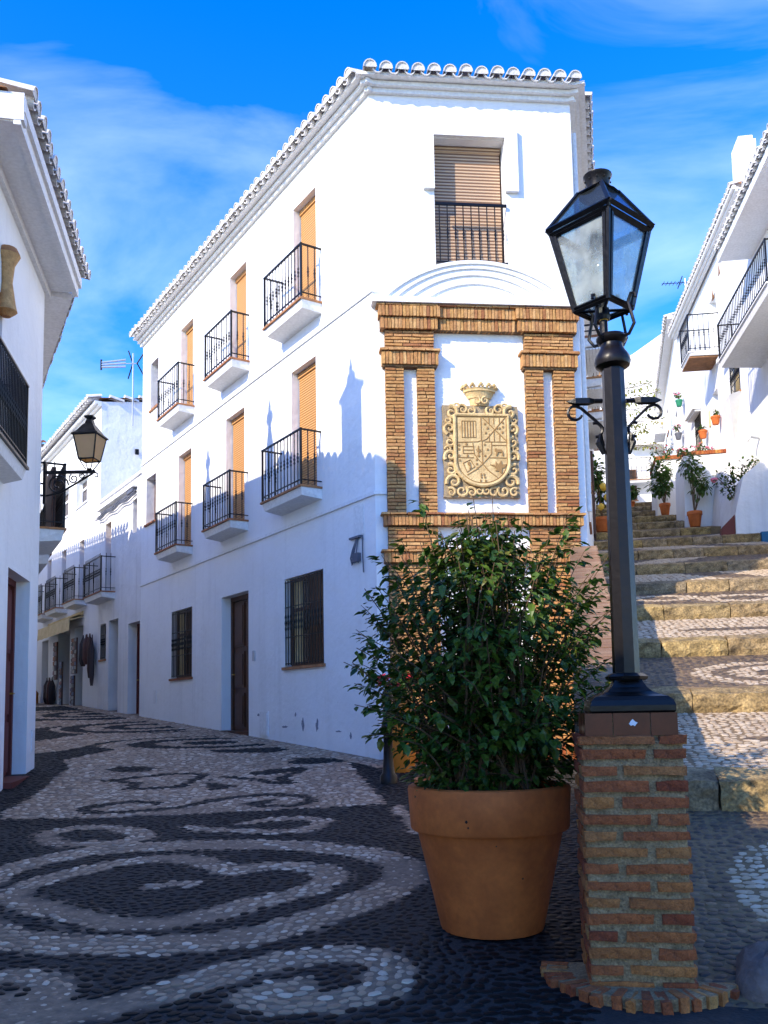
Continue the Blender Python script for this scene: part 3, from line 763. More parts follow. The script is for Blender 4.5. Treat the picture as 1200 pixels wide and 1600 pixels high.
# string courses
sc_ = MB()
for z in (4.56, 7.52):
    sc_.box(FL, -.19, 10.55, 0, .028, z, z+.05)
    sc_.box(FF, -.02, .16, 0, .03, z+.002, z+.051)
sc_.build('string_course', 'white_paint', house)
fr_ = MB()                                                  # proud plaster skin on the upper floors
cn = MB()
for fr, t0, t1, e in ((FL, -.26, 10.62, 0.), (FF, -.07, 3.1, .003), (FT, -.08, 13.5, .006)):
    cn.box(fr, t0, t1, 0, .06+e, 10.55+e, 10.62+e); cn.box(fr, t0-.06, t1, 0, .13+e, 10.62+e, 10.685+e)
for fr, t0, t1, nn, e in ((FL, -.3, 10.62, .24, 0), (FF, -.2, 3.2, .24, .004), (FT, -.22, 13.5, .23, .008)): cn.box(fr, t0, t1, -.05, nn, 10.69+e, 10.735+e)
cn.build('cornice', 'white_paint', house)
rf = MB(); corners = [FL.p(10.62, .08, 10.76), FL.p(-.2, .08, 10.76), FF.p(3.1, .08, 10.76), FT.p(13.5, .08, 10.76)]
apex = V(.6, 17.5, 12.3)
rf.add(corners+[apex], [(0, 1, 4), (1, 2, 4), (2, 3, 4), (3, 0, 4)])
roof = rf.build('roof', 'roof_plain', house)
eave(FL, -.25, 10.62, 10.745, .34, roof); eave(FF, -.12, 3.14, 10.742, .33, roof); eave(FT, .12, 10, 10.738, .32, roof)
# second row of tiles a little up the roof so the edge has depth from the side
eave(FL, -.1, 10.62, 10.82, .02, roof, mesh=TILE, pans=False, sp=.4)

# windows, blinds, balconies of the street side
for h in hl[:3]+hl[4:7]: blind_window(house, FL, *h[:4], h[4])
for h in (hl[3], hl[7]):
    grille_window(house, FL, *h[:4], dp=.2, bars=False, mt='wood_frame')
grille_window(house, FL, *hl[8][:4]); grille_window(house, FL, *hl[9][:4])
panel_door(house, FL, 4.2, 5.47, 1.2, 3.73, .22)
s = MB(); s.box(FL, 4.2, 5.47, -.24, .02, .9, 1.2); s.build('door_step', 'wood_dark', house)
for t0, t1 in ((1.33, 2.71), (4.13, 5.45), (6.97, 8.29)): balcony(house, FL, t0, t1, 7.95, .39, .87, slab_t=.16, bmesh_=BALS)
for t0, t1 in ((1.39, 2.82), (4.2, 5.51), (7.05, 8.36)): balcony(house, FL, t0, t1, 4.98, .39, .87, slab_t=.16, bmesh_=BALS)
s = MB(); s.box(FL, 3.36, 3.7, 0, .02, 1.13, 1.55); s.box(FL, 3.39, 3.67, .02, .028, 1.16, 1.52); s.build('meter_cover', 'white_paint', house)
s = MB(); s.box(FL, 3.9, 3.99, 0, .025, 2.44, 2.62); s.build('doorbell', 'grey_metal', house)
for t, z, w_, h_ in ((2.1, 1.35, .05, .12), (1.62, 1.33, .045, .1), (2.35, 1.5, .03, .05), (2.75, 1.3, .12, .02), (.95, 1.25, .1, .015), (.6, 1.2, .03, .06), (3.75, 1.5, .09, .03)):
    s = MB(); s.prism(FL, [(t+w_*math.cos(a)*random.uniform(.5, 1.2), z+h_*math.sin(a)*random.uniform(.4, 1.2)) for a in [i*6.283/13 for i in range(13)]], -.005, .0025); s.build('scuff', 'scuff', house)
s = MB(); s.box(FL, 9.3, 9.5, 0, .012, 1.75, 2.05); s.build('vent_cover', 'white_paint', house)
# cut cable ends near the corner
s = MB(); s.box(FL, .2, .5, 0, .05, 4.02, 4.05)
for i in range(6):
    a = random.uniform(-.1, .1); s.tube([FL.p(.3+a*.3, .02, 4.03), FL.p(.32+a, .05, 3.85), FL.p(.34+a*1.2, .06, 3.74), FL.p(.32+a*1.4, .04, 3.68-abs(a)*.5), FL.p(.28+a*1.8, .03, 3.75)], .008, 5)
s.tube([FL.p(.16, .02, 4.04), FL.p(.15, .03, 3.8), FL.p(.13, .03, 3.5)], .01, 5)
s.box(FL, .24, .4, 0, .06, 3.68, 3.8); s.build('cable_stub', 'cable', house)
s = MB(); s.box(FL, .14, .42, 0, .012, 4.06, 4.5); s.build('cable_cover', 'white_paint', house)

# right side: narrow balconies over the stairs
for i, (t0, t1) in enumerate(((1.35, 2.65), (3.25, 4.5), (5.2, 7.4))):
    b = balcony(house, FT, t0, t1, 7.45, .36, slab_t=.15)
    u_ = MB()
    for j in range(6): u_.box(FT, t0+.05, t1-.05, .03+j*.05, .07+j*.05, 7.27, 7.295)
    u_.build('underside_board', 'white_paint', b)
for h in ht[:3]: blind_window(house, FT, *h[:4], h[4])
for h in ht[3:]: grille_window(house, FT, *h[:4], dp=.12)
s = MB(); s.tube([FT.p(.35, .04, 10.3), FT.p(.35, .04, 4.4)], .035, 8); s.tube([FT.p(3.0, .03, 7.2), FT.p(3.0, .03, 5.3)], .02, 6); s.build('drainpipe', 'white_paint', house)
d_ = panel_door(house, FT, 8.6, 9.6, 5.6, 7.6, -.03, handle=False)

# narrow front: window, hood, surround
blind_window(house, FF, *hf[0][:4], .24, mt='blind_brown')
s = MB()
s.box(FF, .94, 2.0, .02, .05, 8.86, 8.9); s.box(FF, .94, 2.0, .02, .04, 7.99, 8.01)
rl = s.build('window_rail', 'iron', house)
bm_ = baluster_mesh(.86)
for i in range(9): inst('baluster', bm_, rl, FF.p(1.0+i*.1175, .035, 8.0))
s = MB()
s.box(FF, .78, .94, 0, .07, 9.1, 10.08); s.box(FF, 2.0, 2.19, 0, .07, 9.1, 10.08); s.box(FF, .9402, 1.9998, 0, .069, 9.93, 10.079)
s.build('window_surround', 'white_paint', house)
def arc_poly(t0, t1, zb, zt, n=24):
    c = (t0+t1)/2; h = zt-zb; w_ = (t1-t0)/2; r = (w_*w_+h*h)/(2*h); a = math.asin(min(1, w_/r))
    return [(c+r*math.sin(-a+2*a*i/n), zt-r+r*math.cos(-a+2*a*i/n)) for i in range(n+1)]
s = MB()
rings = [arc_poly(.03+dt, 3.0-dt, 7.37, 7.985-dz) for dt, dz in ((0, 0), (.13, .05), (.27, .11), (.46, .2), (.7, .32))]
for i_, n1 in enumerate((.13, .105, .08, .055)):
    a_, b_ = rings[i_], rings[i_+1]
    for j_ in range(len(a_)-1): s.prism(FF, [a_[j_], a_[j_+1], b_[j_+1], b_[j_]], 0, n1)
s.prism(FF, rings[-1], 0, .03)
s.build('arched_hood', 'white_paint', house)
s = MB(); s.box(FF, -.02, 3.05, 0, .22, 7.29, 7.37); s.build('hood_ledge', 'white_paint', house)

# brick frame of the crest: mortar backing, single bricks, soldier courses
bf = MB()
PIL = ((.16, .43), (.61, .87), (2.18, 2.45), (2.59, 2.91))
WIDE = ((.16, .87), (2.18, 2.91))
for a, b in PIL: bf.box(FF, a+.006, b-.006, 0, .085, 4.27, 6.42)
for a, b in WIDE:
    bf.box(FF, a+.006, b-.006, 0, .083, 6.62, 6.92); bf.box(FF, a+.006, b-.006, 0, .083, 3.76, 4.09); bf.box(FF, a+.006, b-.006, 0, .082, .6, 3.56)
bf.box(FF, .1, 2.96, 0, .1, 6.93, 7.26)
for a, b in ((.13, .9), (2.15, 2.94)): bf.box(FF, a, b, 0, .12, 6.38, 6.6)
bf.box(FF, .12, 2.93, 0, .12, 4.1, 4.25); bf.box(FF, .12, 2.93, 0, .12, 3.57, 3.735)
frame = bf.build('brick_frame', 'mortar_ochre', house)
def brick_mesh(l, h, d, j, seed, mt, fr=None):
    r_ = random.Random(seed); mb = MB(); P = []
    for x in (-.5, 0, .5):
        for y_ in (0, 1):
            for z in (-.5, .5):
                e = .012 if abs(x) == .5 and y_ == 1 else 0
                P.append((x*l*(1-e)+r_.uniform(-j, j), -y_*d+r_.uniform(-j, j)*.8, z*h*(1-2*e)+r_.uniform(-j, j)))
    def I(a, b, c): return a*4+b*2+c
    F = []
    for a in (0, 1): F += [(I(a, 1, 0), I(a+1, 1, 0), I(a+1, 1, 1), I(a, 1, 1)), (I(a, 1, 1), I(a+1, 1, 1), I(a+1, 0, 1), I(a, 0, 1)), (I(a, 0, 0), I(a+1, 0, 0), I(a+1, 1, 0), I(a, 1, 0)), (I(a+1, 0, 0), I(a, 0, 0), I(a, 0, 1), I(a+1, 0, 1))]
    F += [(0, 2, 3, 1), (8, 9, 11, 10)]
    mb.add(P, F)
    return mb if mt is None else shared(mb, 'brick', mt)
BRK = {}
def brick_at(parent, fr, t0, t1, z0, z1, n0, d, mt, j=.004, acc=None):
    key = (round(t1-t0, 2), round(z1-z0, 3), round(d, 3), random.randrange(4), mt)
    if acc is not None:
        b = brick_mesh(t1-t0, z1-z0, d, j, random.random(), None); c = fr.p((t0+t1)/2, n0, (z0+z1)/2)
        acc.add([c+fr.d*x-fr.n*y_+V(0, 0, z) for x, y_, z in b.v], b.f); return
    if key not in BRK: BRK[key] = brick_mesh(key[0], key[1], key[2], j, len(BRK), mt)
    yaw = math.atan2(fr.n.x, -fr.n.y)
    return inst('brick', BRK[key], parent, fr.p((t0+t1)/2, n0, (z0+z1)/2), (random.uniform(-.01, .01), random.uniform(-.008, .008), yaw))
rest = MB()
cnt = 0
def courses(a, b, z0, z1, pitch, n0=.0, d=.1, L_=.255, single=True, gap=.017):
    global cnt
    n = round((z1-z0)/pitch); ph = (z1-z0)/n
    for i in range(n):
        t = a; off = (i % 2)
        if b-a < .4: cuts = [a, b] if off and random.random() < .7 else [a, a+(b-a)*random.uniform(.35, .65), b]
        else:
            cuts = [a]; x = a+(L_ if off else L_*.5)
            while x < b-.07: cuts.append(x); x += L_*random.uniform(.9, 1.08)
            cuts.append(b)
        for c0, c1 in zip(cuts[:-1], cuts[1:]):
            j0 = random.uniform(-.004, .006)
            if single and cnt < 296 and c1-c0 > .09:
                brick_at(frame, FF, c0+gap/2-.003, c1-gap/2+.003, z0+i*ph+gap*.45, z0+(i+1)*ph-gap*.45, n0, d+j0, 'brick_ochre'); cnt += 1
            else: brick_at(None, FF, c0+gap/2-.003, c1-gap/2+.003, z0+i*ph+gap*.45, z0+(i+1)*ph-gap*.45, n0, d+j0, None, acc=rest)
def soldiers(a, b, z0, z1, n1, sp=.05):
    n = round((b-a)/sp); w_ = (b-a)/n
    for i in range(n):
        brick_at(None, FF, a+i*w_+.004, a+(i+1)*w_-.004, z0, z1, 0, n1+random.uniform(-.006, .006), None, acc=rest, j=.003)
for a, b in PIL: courses(a, b, 4.28, 6.38, .05)
for a, b in WIDE:
    courses(a, b, 6.64, 6.92, .05, single=False); courses(a, b, 3.77, 4.08, .05, single=False); courses(a, b, .7, 3.55, .052, single=False)
for a, b, e in ((.07, .95, .035), (.95, 2.05, 0), (2.05, 2.98, .035)):
    soldiers(a, b, 7.1, 7.25, .155+e); soldiers(a+(.03 if e else 0), b-(.03 if e else 0), 6.93, 7.09, .12+e)
courses(.04, 3.0, 7.25, 7.285, .035, d=.19, single=False)
for a, b in ((.11, .92), (2.13, 2.95)):
    soldiers(a, b, 6.41, 6.59, .15); courses(a-.03, b+.03, 6.595, 6.64, .045, d=.18, single=False)
soldiers(.1, 2.94, 4.1, 4.235, .155); courses(.06, 2.97, 4.238, 4.28, .042, d=.19, single=False)
soldiers(.1, 2.94, 3.58, 3.715, .155); courses(.06, 2.97, 3.718, 3.76, .042, d=.19, single=False)
rest.build('brick_courses', 'brick_joined', frame, kind='stuff')
# brick plinth step at the foot
s = MB(); s.box(FF, .12, 2.6, 0, .6, .55, 1.05); ps = s.build('plinth', 'mortar', house)
for i in range(34):
    brick_at(ps, FF, .13+i*.072, .13+i*.072+.05, .83, 1.06, .48, .13, 'brick_red')

# ------------------------------------------------------------------ carved crest
crest = MB()
pts = []
def rag(a, b, n): return [(a[0]+(b[0]-a[0])*i/n+random.uniform(-.01, .01), a[1]+(b[1]-a[1])*i/n+random.uniform(-.008, .008)) for i in range(n)]
poly = rag((.97, 4.51), (2.05, 4.51), 16)+rag((2.05, 4.51), (2.06, 5.84), 14)+rag((2.06, 5.84), (.97, 5.84), 12)+rag((.97, 5.84), (.97, 4.51), 14)
crest.prism(FF, poly, 0, .075)
cr = crest.build('crest', 'carved_ground', house, label='pale carved stone coat of arms under a crown')
def shield_poly(cx_, cz, hw, top, bot, n=14):
    k = .36
    P = [(cx_-hw, top), (cx_-hw, cz+k*(bot-cz))]
    P += [(cx_-hw*math.cos(a), cz+k*(bot-cz)+(1-k)*(bot-cz)*math.sin(a)) for a in [math.pi/2*i/n for i in range(1, n)]]
    P += [(cx_, bot)]
    P += [(cx_+hw*math.cos(a), cz+k*(bot-cz)+(1-k)*(bot-cz)*math.sin(a)) for a in [math.pi/2*(n-i)/n for i in range(1, n)]]
    P += [(cx_+hw, cz+k*(bot-cz)), (cx_+hw, top)]
    return P
SX = 1.515
s = MB(); s.prism(FF, shield_poly(SX, 5.2, .395, 5.70, 4.66), .06, .125); sh = s.build('shield', 'carved_stone', cr)
s = MB(); outl = shield_poly(SX, 5.2, .385, 5.69, 4.67)
s.tube([FF.p(t, .125, z) for t, z in outl+[outl[0]]], .026, 7); s.build('shield_rim', 'carved_stone', cr, True)
s = MB()
def line(*pp, r=.0075): s.tube([FF.p(t, .1265, z) for t, z in pp], r, 5)
X0, X1, Zt, Zm, Zl = 1.155, 1.875, 5.66, 5.30, 5.07
inn = shield_poly(SX, 5.2, .352, 5.66, 4.71); line(*inn, inn[0], r=.006)
line((SX-.01, Zt), (SX-.01, 5.32), (SX, 5.3), (SX, 4.98)); line((X0, 5.29), (1.45, 5.3), (1.49, 5.315), (1.53, 5.315), (1.58, 5.34), (1.72, 5.5), (1.85, 5.65))
line((1.53, 5.65), (1.7, 5.48), (1.87, 5.31)); line((1.55, 5.3), (X1, 5.3))
for x in (1.62, 1.69, 1.77): line((x, 5.65), (x, 5.56)); line((x, 5.42 if x != 1.69 else 5.46), (x, 5.31))
line((1.23, 5.6), (1.43, 5.6), (1.43, 5.36), (1.23, 5.36), (1.23, 5.6))
for i in range(1, 5): line((1.23+i*.04, 5.59), (1.23+i*.04, 5.37), r=.009)
line((X0+.01, Zl), (1.39, Zl)); line((1.38, 5.28), (1.4, 5.12), (1.45, 5.05), (SX, 4.98), (1.6, 5.07), (1.645, 5.13), (1.65, 5.29))
line((1.66, 5.25), (1.86, 5.25)); line((1.62, 5.07), (1.86, 5.07))
line((SX, 4.98), (1.42, 4.9), (1.29, 4.82)); line((SX, 4.98), (1.6, 4.88), (1.72, 4.79))
line((1.24, 5.23), (1.4, 5.23)); line((1.24, 5.18), (1.4, 5.18)); line((1.24, 5.13), (1.4, 5.13)); line((1.24, 5.23), (1.24, 5.13))
line((1.235, 4.99), (1.34, 5.04), (1.4, 4.94), (1.29, 4.86), (1.235, 4.99))
for (x, z) in ((1.18, 5.25), (1.18, 5.19), (1.18, 5.1), (1.29, 5.265), (1.3, 5.1), (1.43, 5.04), (1.43, 4.98), (1.44, 4.92), (1.19, 5.03), (1.49, 4.83), (1.53, 4.83), (1.49, 4.79), (1.54, 4.79), (1.48, 4.74), (1.55, 4.74),
               (1.56, 5.56), (1.6, 5.5), (1.57, 5.43), (1.73, 5.5), (1.77, 5.5), (1.82, 5.52), (1.82, 5.58), (1.81, 5.44), (1.55, 5.26), (1.59, 5.19), (1.55, 5.1)):
    s.box(FF, x-.011, x+.011, .12, .135, z-.014, z+.014)
# little sword fan, four-legged animal, dog in the lozenge and a winged beast
for a in (-.6, -.2, .2, .6, 1.0): line((1.46, 5.14), (1.46+.06*math.sin(a), 5.14+.06*math.cos(a)), r=.005)
line((1.46, 5.24), (1.46, 5.08)); line((1.44, 5.1), (1.46, 5.08), (1.48, 5.1))
s.prism(FF, [(1.69, 5.19), (1.71, 5.21), (1.73, 5.19), (1.79, 5.19), (1.81, 5.16), (1.815, 5.1), (1.8, 5.1), (1.79, 5.15), (1.74, 5.15), (1.72, 5.1), (1.705, 5.1), (1.715, 5.15), (1.7, 5.17)], .12, .138)
s.prism(FF, [(1.3, 5.0), (1.33, 5.01), (1.34, 4.96), (1.35, 4.92), (1.32, 4.9), (1.33, 4.94), (1.3, 4.97)], .12, .138)
s.prism(FF, [(1.62, 4.97), (1.68, 4.97), (1.7, 4.94), (1.7, 5.02), (1.74, 4.97), (1.78, 5.03), (1.79, 4.97), (1.86, 4.98), (1.83, 4.93), (1.79, 4.92), (1.78, 4.84), (1.74, 4.88), (1.69, 4.88), (1.72, 4.91), (1.68, 4.94)], .12, .138)
s.build('shield_charges', 'carved_line', cr)
# acanthus scrolls around the shield
s = MB()
def curl(t, z, r0_, a0, turns, w_=.03, n=16, hand=1, n0=.085):
    P = []; W_ = []
    for i in range(n+1):
        f = i/n; a = a0+hand*turns*2*math.pi*f; rr = r0_*(1-f)**.85+.008
        P.append(FF.p(t+rr*math.cos(a), n0+.03*f, z+rr*math.sin(a))); W_.append(w_*(1-.6*f))
    s.tube(P, W_, 6)
for m_ in (-1, 1):
    hd = m_
    for (dt, z, r_, a0, tn, wd) in ((.42, 5.73, .095, 1.3, 1.2, .034), (.455, 5.5, .075, -1.2, 1.25, .03), (.455, 5.3, .075, 1.5, 1.2, .03), (.45, 5.1, .08, -.6, 1.25, .03),
                                   (.45, 4.9, .08, 1.2, 1.2, .028), (.41, 4.73, .1, -.3, 1.3, .03), (.45, 4.58, .06, .9, 1.2, .022), (.3, 4.6, .085, 2.4, 1.25, .024), (.16, 4.58, .07, .6, 1.2, .022), (.05, 4.6, .06, 1.5, 1.2, .02),
                                   (.26, 5.78, .07, .4, 1.2, .022), (.14, 5.76, .06, 2.0, 1.2, .02), (.34, 5.82, .05, -.5, 1.1, .018), (.36, 4.84, .05, 2, 1.1, .018), (.48, 5.62, .045, 2.2, 1.1, .02), (.48, 5.2, .04, 0, 1.1, .018)):
        curl(SX+m_*dt, z, r_, a0 if m_ > 0 else math.pi-a0, tn, wd, hand=hd)
s.build('scrollwork', 'carved_stone', cr, True)
# crown
s = MB()
def halfring(z0, r0_, z1, r1_, n=14, depth=.6):
    P = []
    for z, r in ((z0, r0_), (z1, r1_)):
        for i in range(n+1):
            a = math.pi*i/n; P.append(FF.p(SX-r*math.cos(a), .02+r*math.sin(a)*depth, z))
    k = n+1; s.add(P, [(i, i+1, k+i+1, k+i) for i in range(n)])
for z0, r0_, z1, r1_ in ((5.84, .13, 5.95, .15), (5.95, .17, 5.985, .185), (5.985, .185, 6.04, .215), (6.04, .235, 6.065, .235), (6.065, .225, 6.09, .24), (5.84, .13, 5.841, .0), (5.95, .15, 5.951, .17), (6.04, .215, 6.041, .235), (6.09, .24, 6.075, .1)): halfring(z0, r0_, z1, r1_)
for i in range(7):
    a = math.pi*(i+.0)/6; c = FF.p(SX-.235*math.cos(a), .02+.235*.6*math.sin(a), 6.1)
    for ox, oz, rr in ((0, .035, .03), (-.025, .01, .022), (.025, .01, .022)):
        s.lathe(c+FF.d*ox+V(0, 0, oz), [(.004, -rr), (rr*.8, -rr*.6), (rr, 0), (rr*.8, rr*.6), (.004, rr)], 7)
for m_ in (-1, 1): curl(SX+m_*.06, 5.9, .05, 1.5, 1.2, .016, hand=m_, n0=.12)
s.build('crown', 'carved_stone', cr)

# ================================================================== house on the left
FH = Fr((-4.70, 12.09), -10.7, 1); FH2 = Fr((-4.70, 12.09), -27, 1)
lh = thing('town_house', 'white two-storey house with deep tiled eaves and iron balcony, opposite the corner house', 'house', (-6, 11, .8))
wl = MB()
wall_panel(wl, FH, -3.75, 0, .2, 7.75, [(-1.8, -.55, .78, 3.3, .2), (-3.4, -2.4, 4.4, 6.3, .2)])
wall_panel(wl, FH2, 0, 9, .2, 7.75, [(1.1, 1.9, 4.3, 6.4, .2), (3.1, 4.0, 4.3, 6.4, .2)])
back = [FH.p(-3.75, 0, 0), FH.p(-3.75, -7, 0), FH2.p(9, -6, 0), FH2.p(9, 0, 0)]
for a, b in zip(back[:-1], back[1:]): wl.quad((a.x, a.y, .2), (b.x, b.y, .2), (b.x, b.y, 7.75), (a.x, a.y, 7.75))
wl.build('wall', 'plaster', lh)
sf = MB(); sf.box(FH, -3.72, .1, -.02, .4, 7.56, 7.62); sf.box(FH, -3.72, .12, 0, .06, 7.47, 7.56)
sf.box(FH2, .1, 9, -.02, .38, 7.5, 7.58); sf.build('soffit', 'white_paint', lh)
sf = MB(); sf.box(FH, -3.745, -3.6, -.6, .46, 7.57, 7.86); sf.box(FH, -3.74, .16, .36, .43, 7.52, 7.78); sf.box(FH, -3.74, .18, .4301, .47, 7.66, 7.8); sf.build('fascia', 'white_paint', lh)
rf = MB()
a0, a1, a2 = FH.p(-3.78, .3, 7.88), FH.p(.35, .3, 7.88), FH2.p(9, .42, 7.7)
b0, b1, b2 = FH.p(-3.78, -3.4, 8.75), FH.p(.5, -3.4, 8.75), FH2.p(9, -3, 8.6)
c0, c1, c2 = FH.p(-3.78, -7.2, 7.8), FH.p(0, -7.2, 7.8), FH2.p(9, -6.2, 7.7)
rf.add([a0, a1, a2, b0, b1, b2, c0, c1, c2], [(0, 1, 4, 3), (1, 2, 5, 4), (3, 4, 7, 6), (4, 5, 8, 7)])
rf.add([a0, a1, a2, b0, b1, b2, c0, c1, c2], [(0, 3, 6), (2, 8, 5)])
lroof = rf.build('roof', 'roof_plain', lh)
eave(FH, -3.75, .42, 7.90, .55, lroof, sp=.235, pitch=12); eave(FH2, .35, 9, 7.66, .46, lroof, sp=.26, pitch=12)
panel_door(lh, FH, -1.8, -.55, .8, 3.3, .2, mt='redbrown_paint')
s = MB(); s.box(FH, -1.8, -.5, -.2, .1, .6, .82); s.build('door_step', 'redbrown_paint', lh)
s = MB(); s.box(FH, -.26, -.08, 0, .015, 1.1, 1.38); s.build('meter_cover', 'white_paint', lh)
blind_window(lh, FH, -3.4, -2.4, 4.4, 6.3, .2)
balcony(lh, FH, -3.7, -2.15, 4.37, .27, .94, slab_t=.17, edge='iron', sp=.075, bmesh_=baluster_mesh(.9))
orn = MB(); orn.lathe(FH.p(-2.45, .05, 6.05), [(.05, 0), (.12, .06), (.1, .14), (.06, .4), (.08, .6), (.14, .72), (.1, .8)], 12)
orn.build('ornament', 'brick_joined', lh, True, label='ochre glazed wall ornament')
blind_window(lh, FH2, 1.1, 1.9, 4.3, 6.4, .2, mt='wood_dark'); blind_window(lh, FH2, 3.1, 4.0, 4.3, 6.4, .2, mt='wood_dark')
balcony(lh, FH2, .85, 2.2, 4.28, .46, .95, slab_t=.2); balcony(lh, FH2, 2.75, 4.3, 4.22, .48, .95, slab_t=.2)
s = MB(); s.box(FH2, 1.35, 2.1, .3, .36, 4.32, 5.35); s.build('balcony_screen', 'wood_dark', lh)
# chimneys with finials on its roof
def finial_chimney(fr_pt, zt_body, zt, w_, body=True):
    s = MB(); x, y = fr_pt
    zb = 7.9
    if body:
        s.box(WORLD, x-w_/2, x+w_/2, -y-w_/2, -y+w_/2, zb, zt_body); s.box(WORLD, x-w_*.62, x+w_*.62, -y-w_*.62, -y+w_*.62, zt_body, zt_body+.07)
    else: s.lathe((x, y, zb), [(.2, 0), (.16, zt_body-zb-.3), (.08, zt_body-zb)], 10)
    h = zt-zt_body
    s.lathe((x, y, zt_body+.05), [(.08, 0), (.05, h*.1), (.14, h*.3), (.12, h*.45), (.04, h*.55), (.06, h*.65), (.03, h*.8), (.005, h)], 10)
    s.build('chimney', 'plaster', lroof, True)
for t, zb_, zt_, bd in ((.46, 6.2, 6.75, True), (3.28, 6.4, 7.0, False), (6.2, 6.3, 6.9, False)):
    p = FL.p(t, 0, 0); k = 5.6
    finial_chimney((p.x+SH[0]*k, p.y+SH[1]*k), zb_+.6*k, zt_+.6*k, .42, bd)

# the row of houses continues on that side, out of sight behind the corner
lr = thing('row_house', 'white row house continuing the left side of the street', 'house', (-13, 27, 1.5))
m_ = MB(); m_.slab([(q.x, q.y) for q in (FH2.p(9.02, 0, 0), FH2.p(26, 0, 0), FH2.p(26, -6, 0), FH2.p(9.02, -6, 0))], .8, 7.9); m_.build('wall', 'plaster', lr)
m_ = MB(); P = [FH2.p(9.02, .2, 7.92), FH2.p(26, .2, 7.92), FH2.p(26, -3, 8.6), FH2.p(9.02, -3, 8.6), FH2.p(26, -6.2, 7.92), FH2.p(9.02, -6.2, 7.92)]
m_.add(P, [(0, 1, 2, 3), (3, 2, 4, 5), (0, 3, 5), (1, 4, 2)]); lrr = m_.build('roof', 'roof_plain', lr); eave(FH2, 9.1, 26, 7.95, .4, lrr, sp=.27)

# lower house nearer to the viewer on the same side (shades the near street)
nh = thing('low_town_house', 'low white house beside the deep-eaved house, next to the street', 'house', (-6.5, 2, 0))
FN = Fr((-4.5, 8.2), -8, 1)
wl = MB(); wall_panel(wl, FN, -16, 0, -1.2, 5.2, [(-2.6, -1.6, .5, 2.7, .25), (-6, -5, 1.2, 2.4, .2)])
pp = [FN.p(-16, 0, 0), FN.p(-16, -6, 0), FN.p(0, -6, 0), FN.p(0, 0, 0)]
for a, b in zip(pp[:-1], pp[1:]): wl.quad((a.x, a.y, -1.2), (b.x, b.y, -1.2), (b.x, b.y, 5.2), (a.x, a.y, 5.2))
wl.build('wall', 'plaster', nh)
rf = MB(); rf.add([FN.p(-16.1, .2, 5.2), FN.p(.0, .2, 5.2), FN.p(.0, -3, 5.9), FN.p(-16.1, -3, 5.9), FN.p(-16.1, -6.2, 5.2), FN.p(0, -6.2, 5.2)], [(0, 1, 2, 3), (3, 2, 5, 4), (0, 3, 4), (1, 5, 2)])
nr = rf.build('roof', 'roof_plain', nh); eave(FN, -16, 0, 5.22, .3, nr, sp=.25)
panel_door(nh, FN, -2.6, -1.6, .5, 2.7, .25); grille_window(nh, FN, -6, -5, 1.2, 2.4)

# ------------------------------------------------------------------ street lantern on scroll bracket
wlamp = thing('wall_lantern', 'black street lantern with cream panes on a scrolled iron wall bracket', 'street lamp', (-4.1, 12.3, 4.95))
lc = V(-4.1, 12.3, 0)
s = MB(); s.box(WORLD, -4.72, -4.02, -12.315, -12.285, 4.93, 4.975)
def spiral2(mb, c, ex, r0_, r1_, a0, turns, rad, n=26):
    mb.tube([c+ex*(r0_+(r1_-r0_)*i/n)*math.cos(a0+turns*6.283*i/n)+V(0, 0, 1)*(r0_+(r1_-r0_)*i/n)*math.sin(a0+turns*6.283*i/n) for i in range(n+1)], rad, 5)
ex = V(1, 0, 0)
s.tube([(-4.7, 12.3, 4.62), (-4.5, 12.3, 4.66), (-4.3, 12.3, 4.78), (-4.05, 12.3, 4.93)], .014, 6)
spiral2(s, V(-4.54, 12.3, 4.77), ex, .15, .03, 0, 1.8, .013); spiral2(s, V(-4.32, 12.3, 4.86), ex, .07, .02, 2, 1.4, .01); spiral2(s, V(-4.2, 12.3, 4.9), ex, .045, .015, 1, 1.4, .009)
s.tube([(-4.02, 12.3, 4.95), (-3.98, 12.3, 4.92), (-3.98, 12.3, 4.88), (-4.02, 12.3, 4.88)], .01, 5)
s.box(WORLD, -4.74, -4.70, -12.33, -12.27, 4.5, 5.1)
s.build('bracket', 'iron', wlamp)
def lantern4(parent, c, rot, z0, z1, rb, rt_, roof_z, frame_r, glass, roofglass=None, rim=.02):
    """four-sided tapered lantern; rb, rt_ half diagonals at bottom and top"""
    def cr_(i, r, z): a = rot+math.pi/2*i; return V(c.x+r*math.cos(a), c.y+r*math.sin(a), z)
    f = MB()
    for i in range(4):
        f.tube([cr_(i, rb, z0), cr_(i, rt_, z1)], frame_r, 4); f.tube([cr_(i, rb, z0), cr_(i+1, rb, z0)], frame_r, 4)
        f.tube([cr_(i, rt_, z1), cr_(i+1, rt_, z1)], frame_r*1.3, 4)
    fr = f.build('lantern_frame', 'iron', parent)
    for i in range(4):
        a, b, c_, d = cr_(i, rb*.97, z0+.01), cr_(i+1, rb*.97, z0+.01), cr_(i+1, rt_*.97, z1-.01), cr_(i, rt_*.97, z1-.01)
        p = MB(); nrm = (b-a).cross(d-a).normalized()*.003
        p.add([a, b, c_, d, a+nrm, b+nrm, c_+nrm, d+nrm], [(3, 2, 1, 0), (4, 5, 6, 7), (0, 1, 5, 4), (1, 2, 6, 5), (2, 3, 7, 6), (3, 0, 4, 7)]); p.build('pane', glass, fr)
    return fr, cr_
fr, cr_ = lantern4(wlamp, lc, R(38), 5.12, 5.46, .155, .235, 5.6, .011, 'glass_cream')
s = MB()
for i in range(4): s.tube([cr_(i, .15, 5.12), cr_(i, .05, 4.98)], .008, 4)
s.lathe((lc.x, lc.y, 4.96), [(.03, 0), (.04, .02), (.03, .04)], 8); s.build('cradle', 'iron', wlamp)
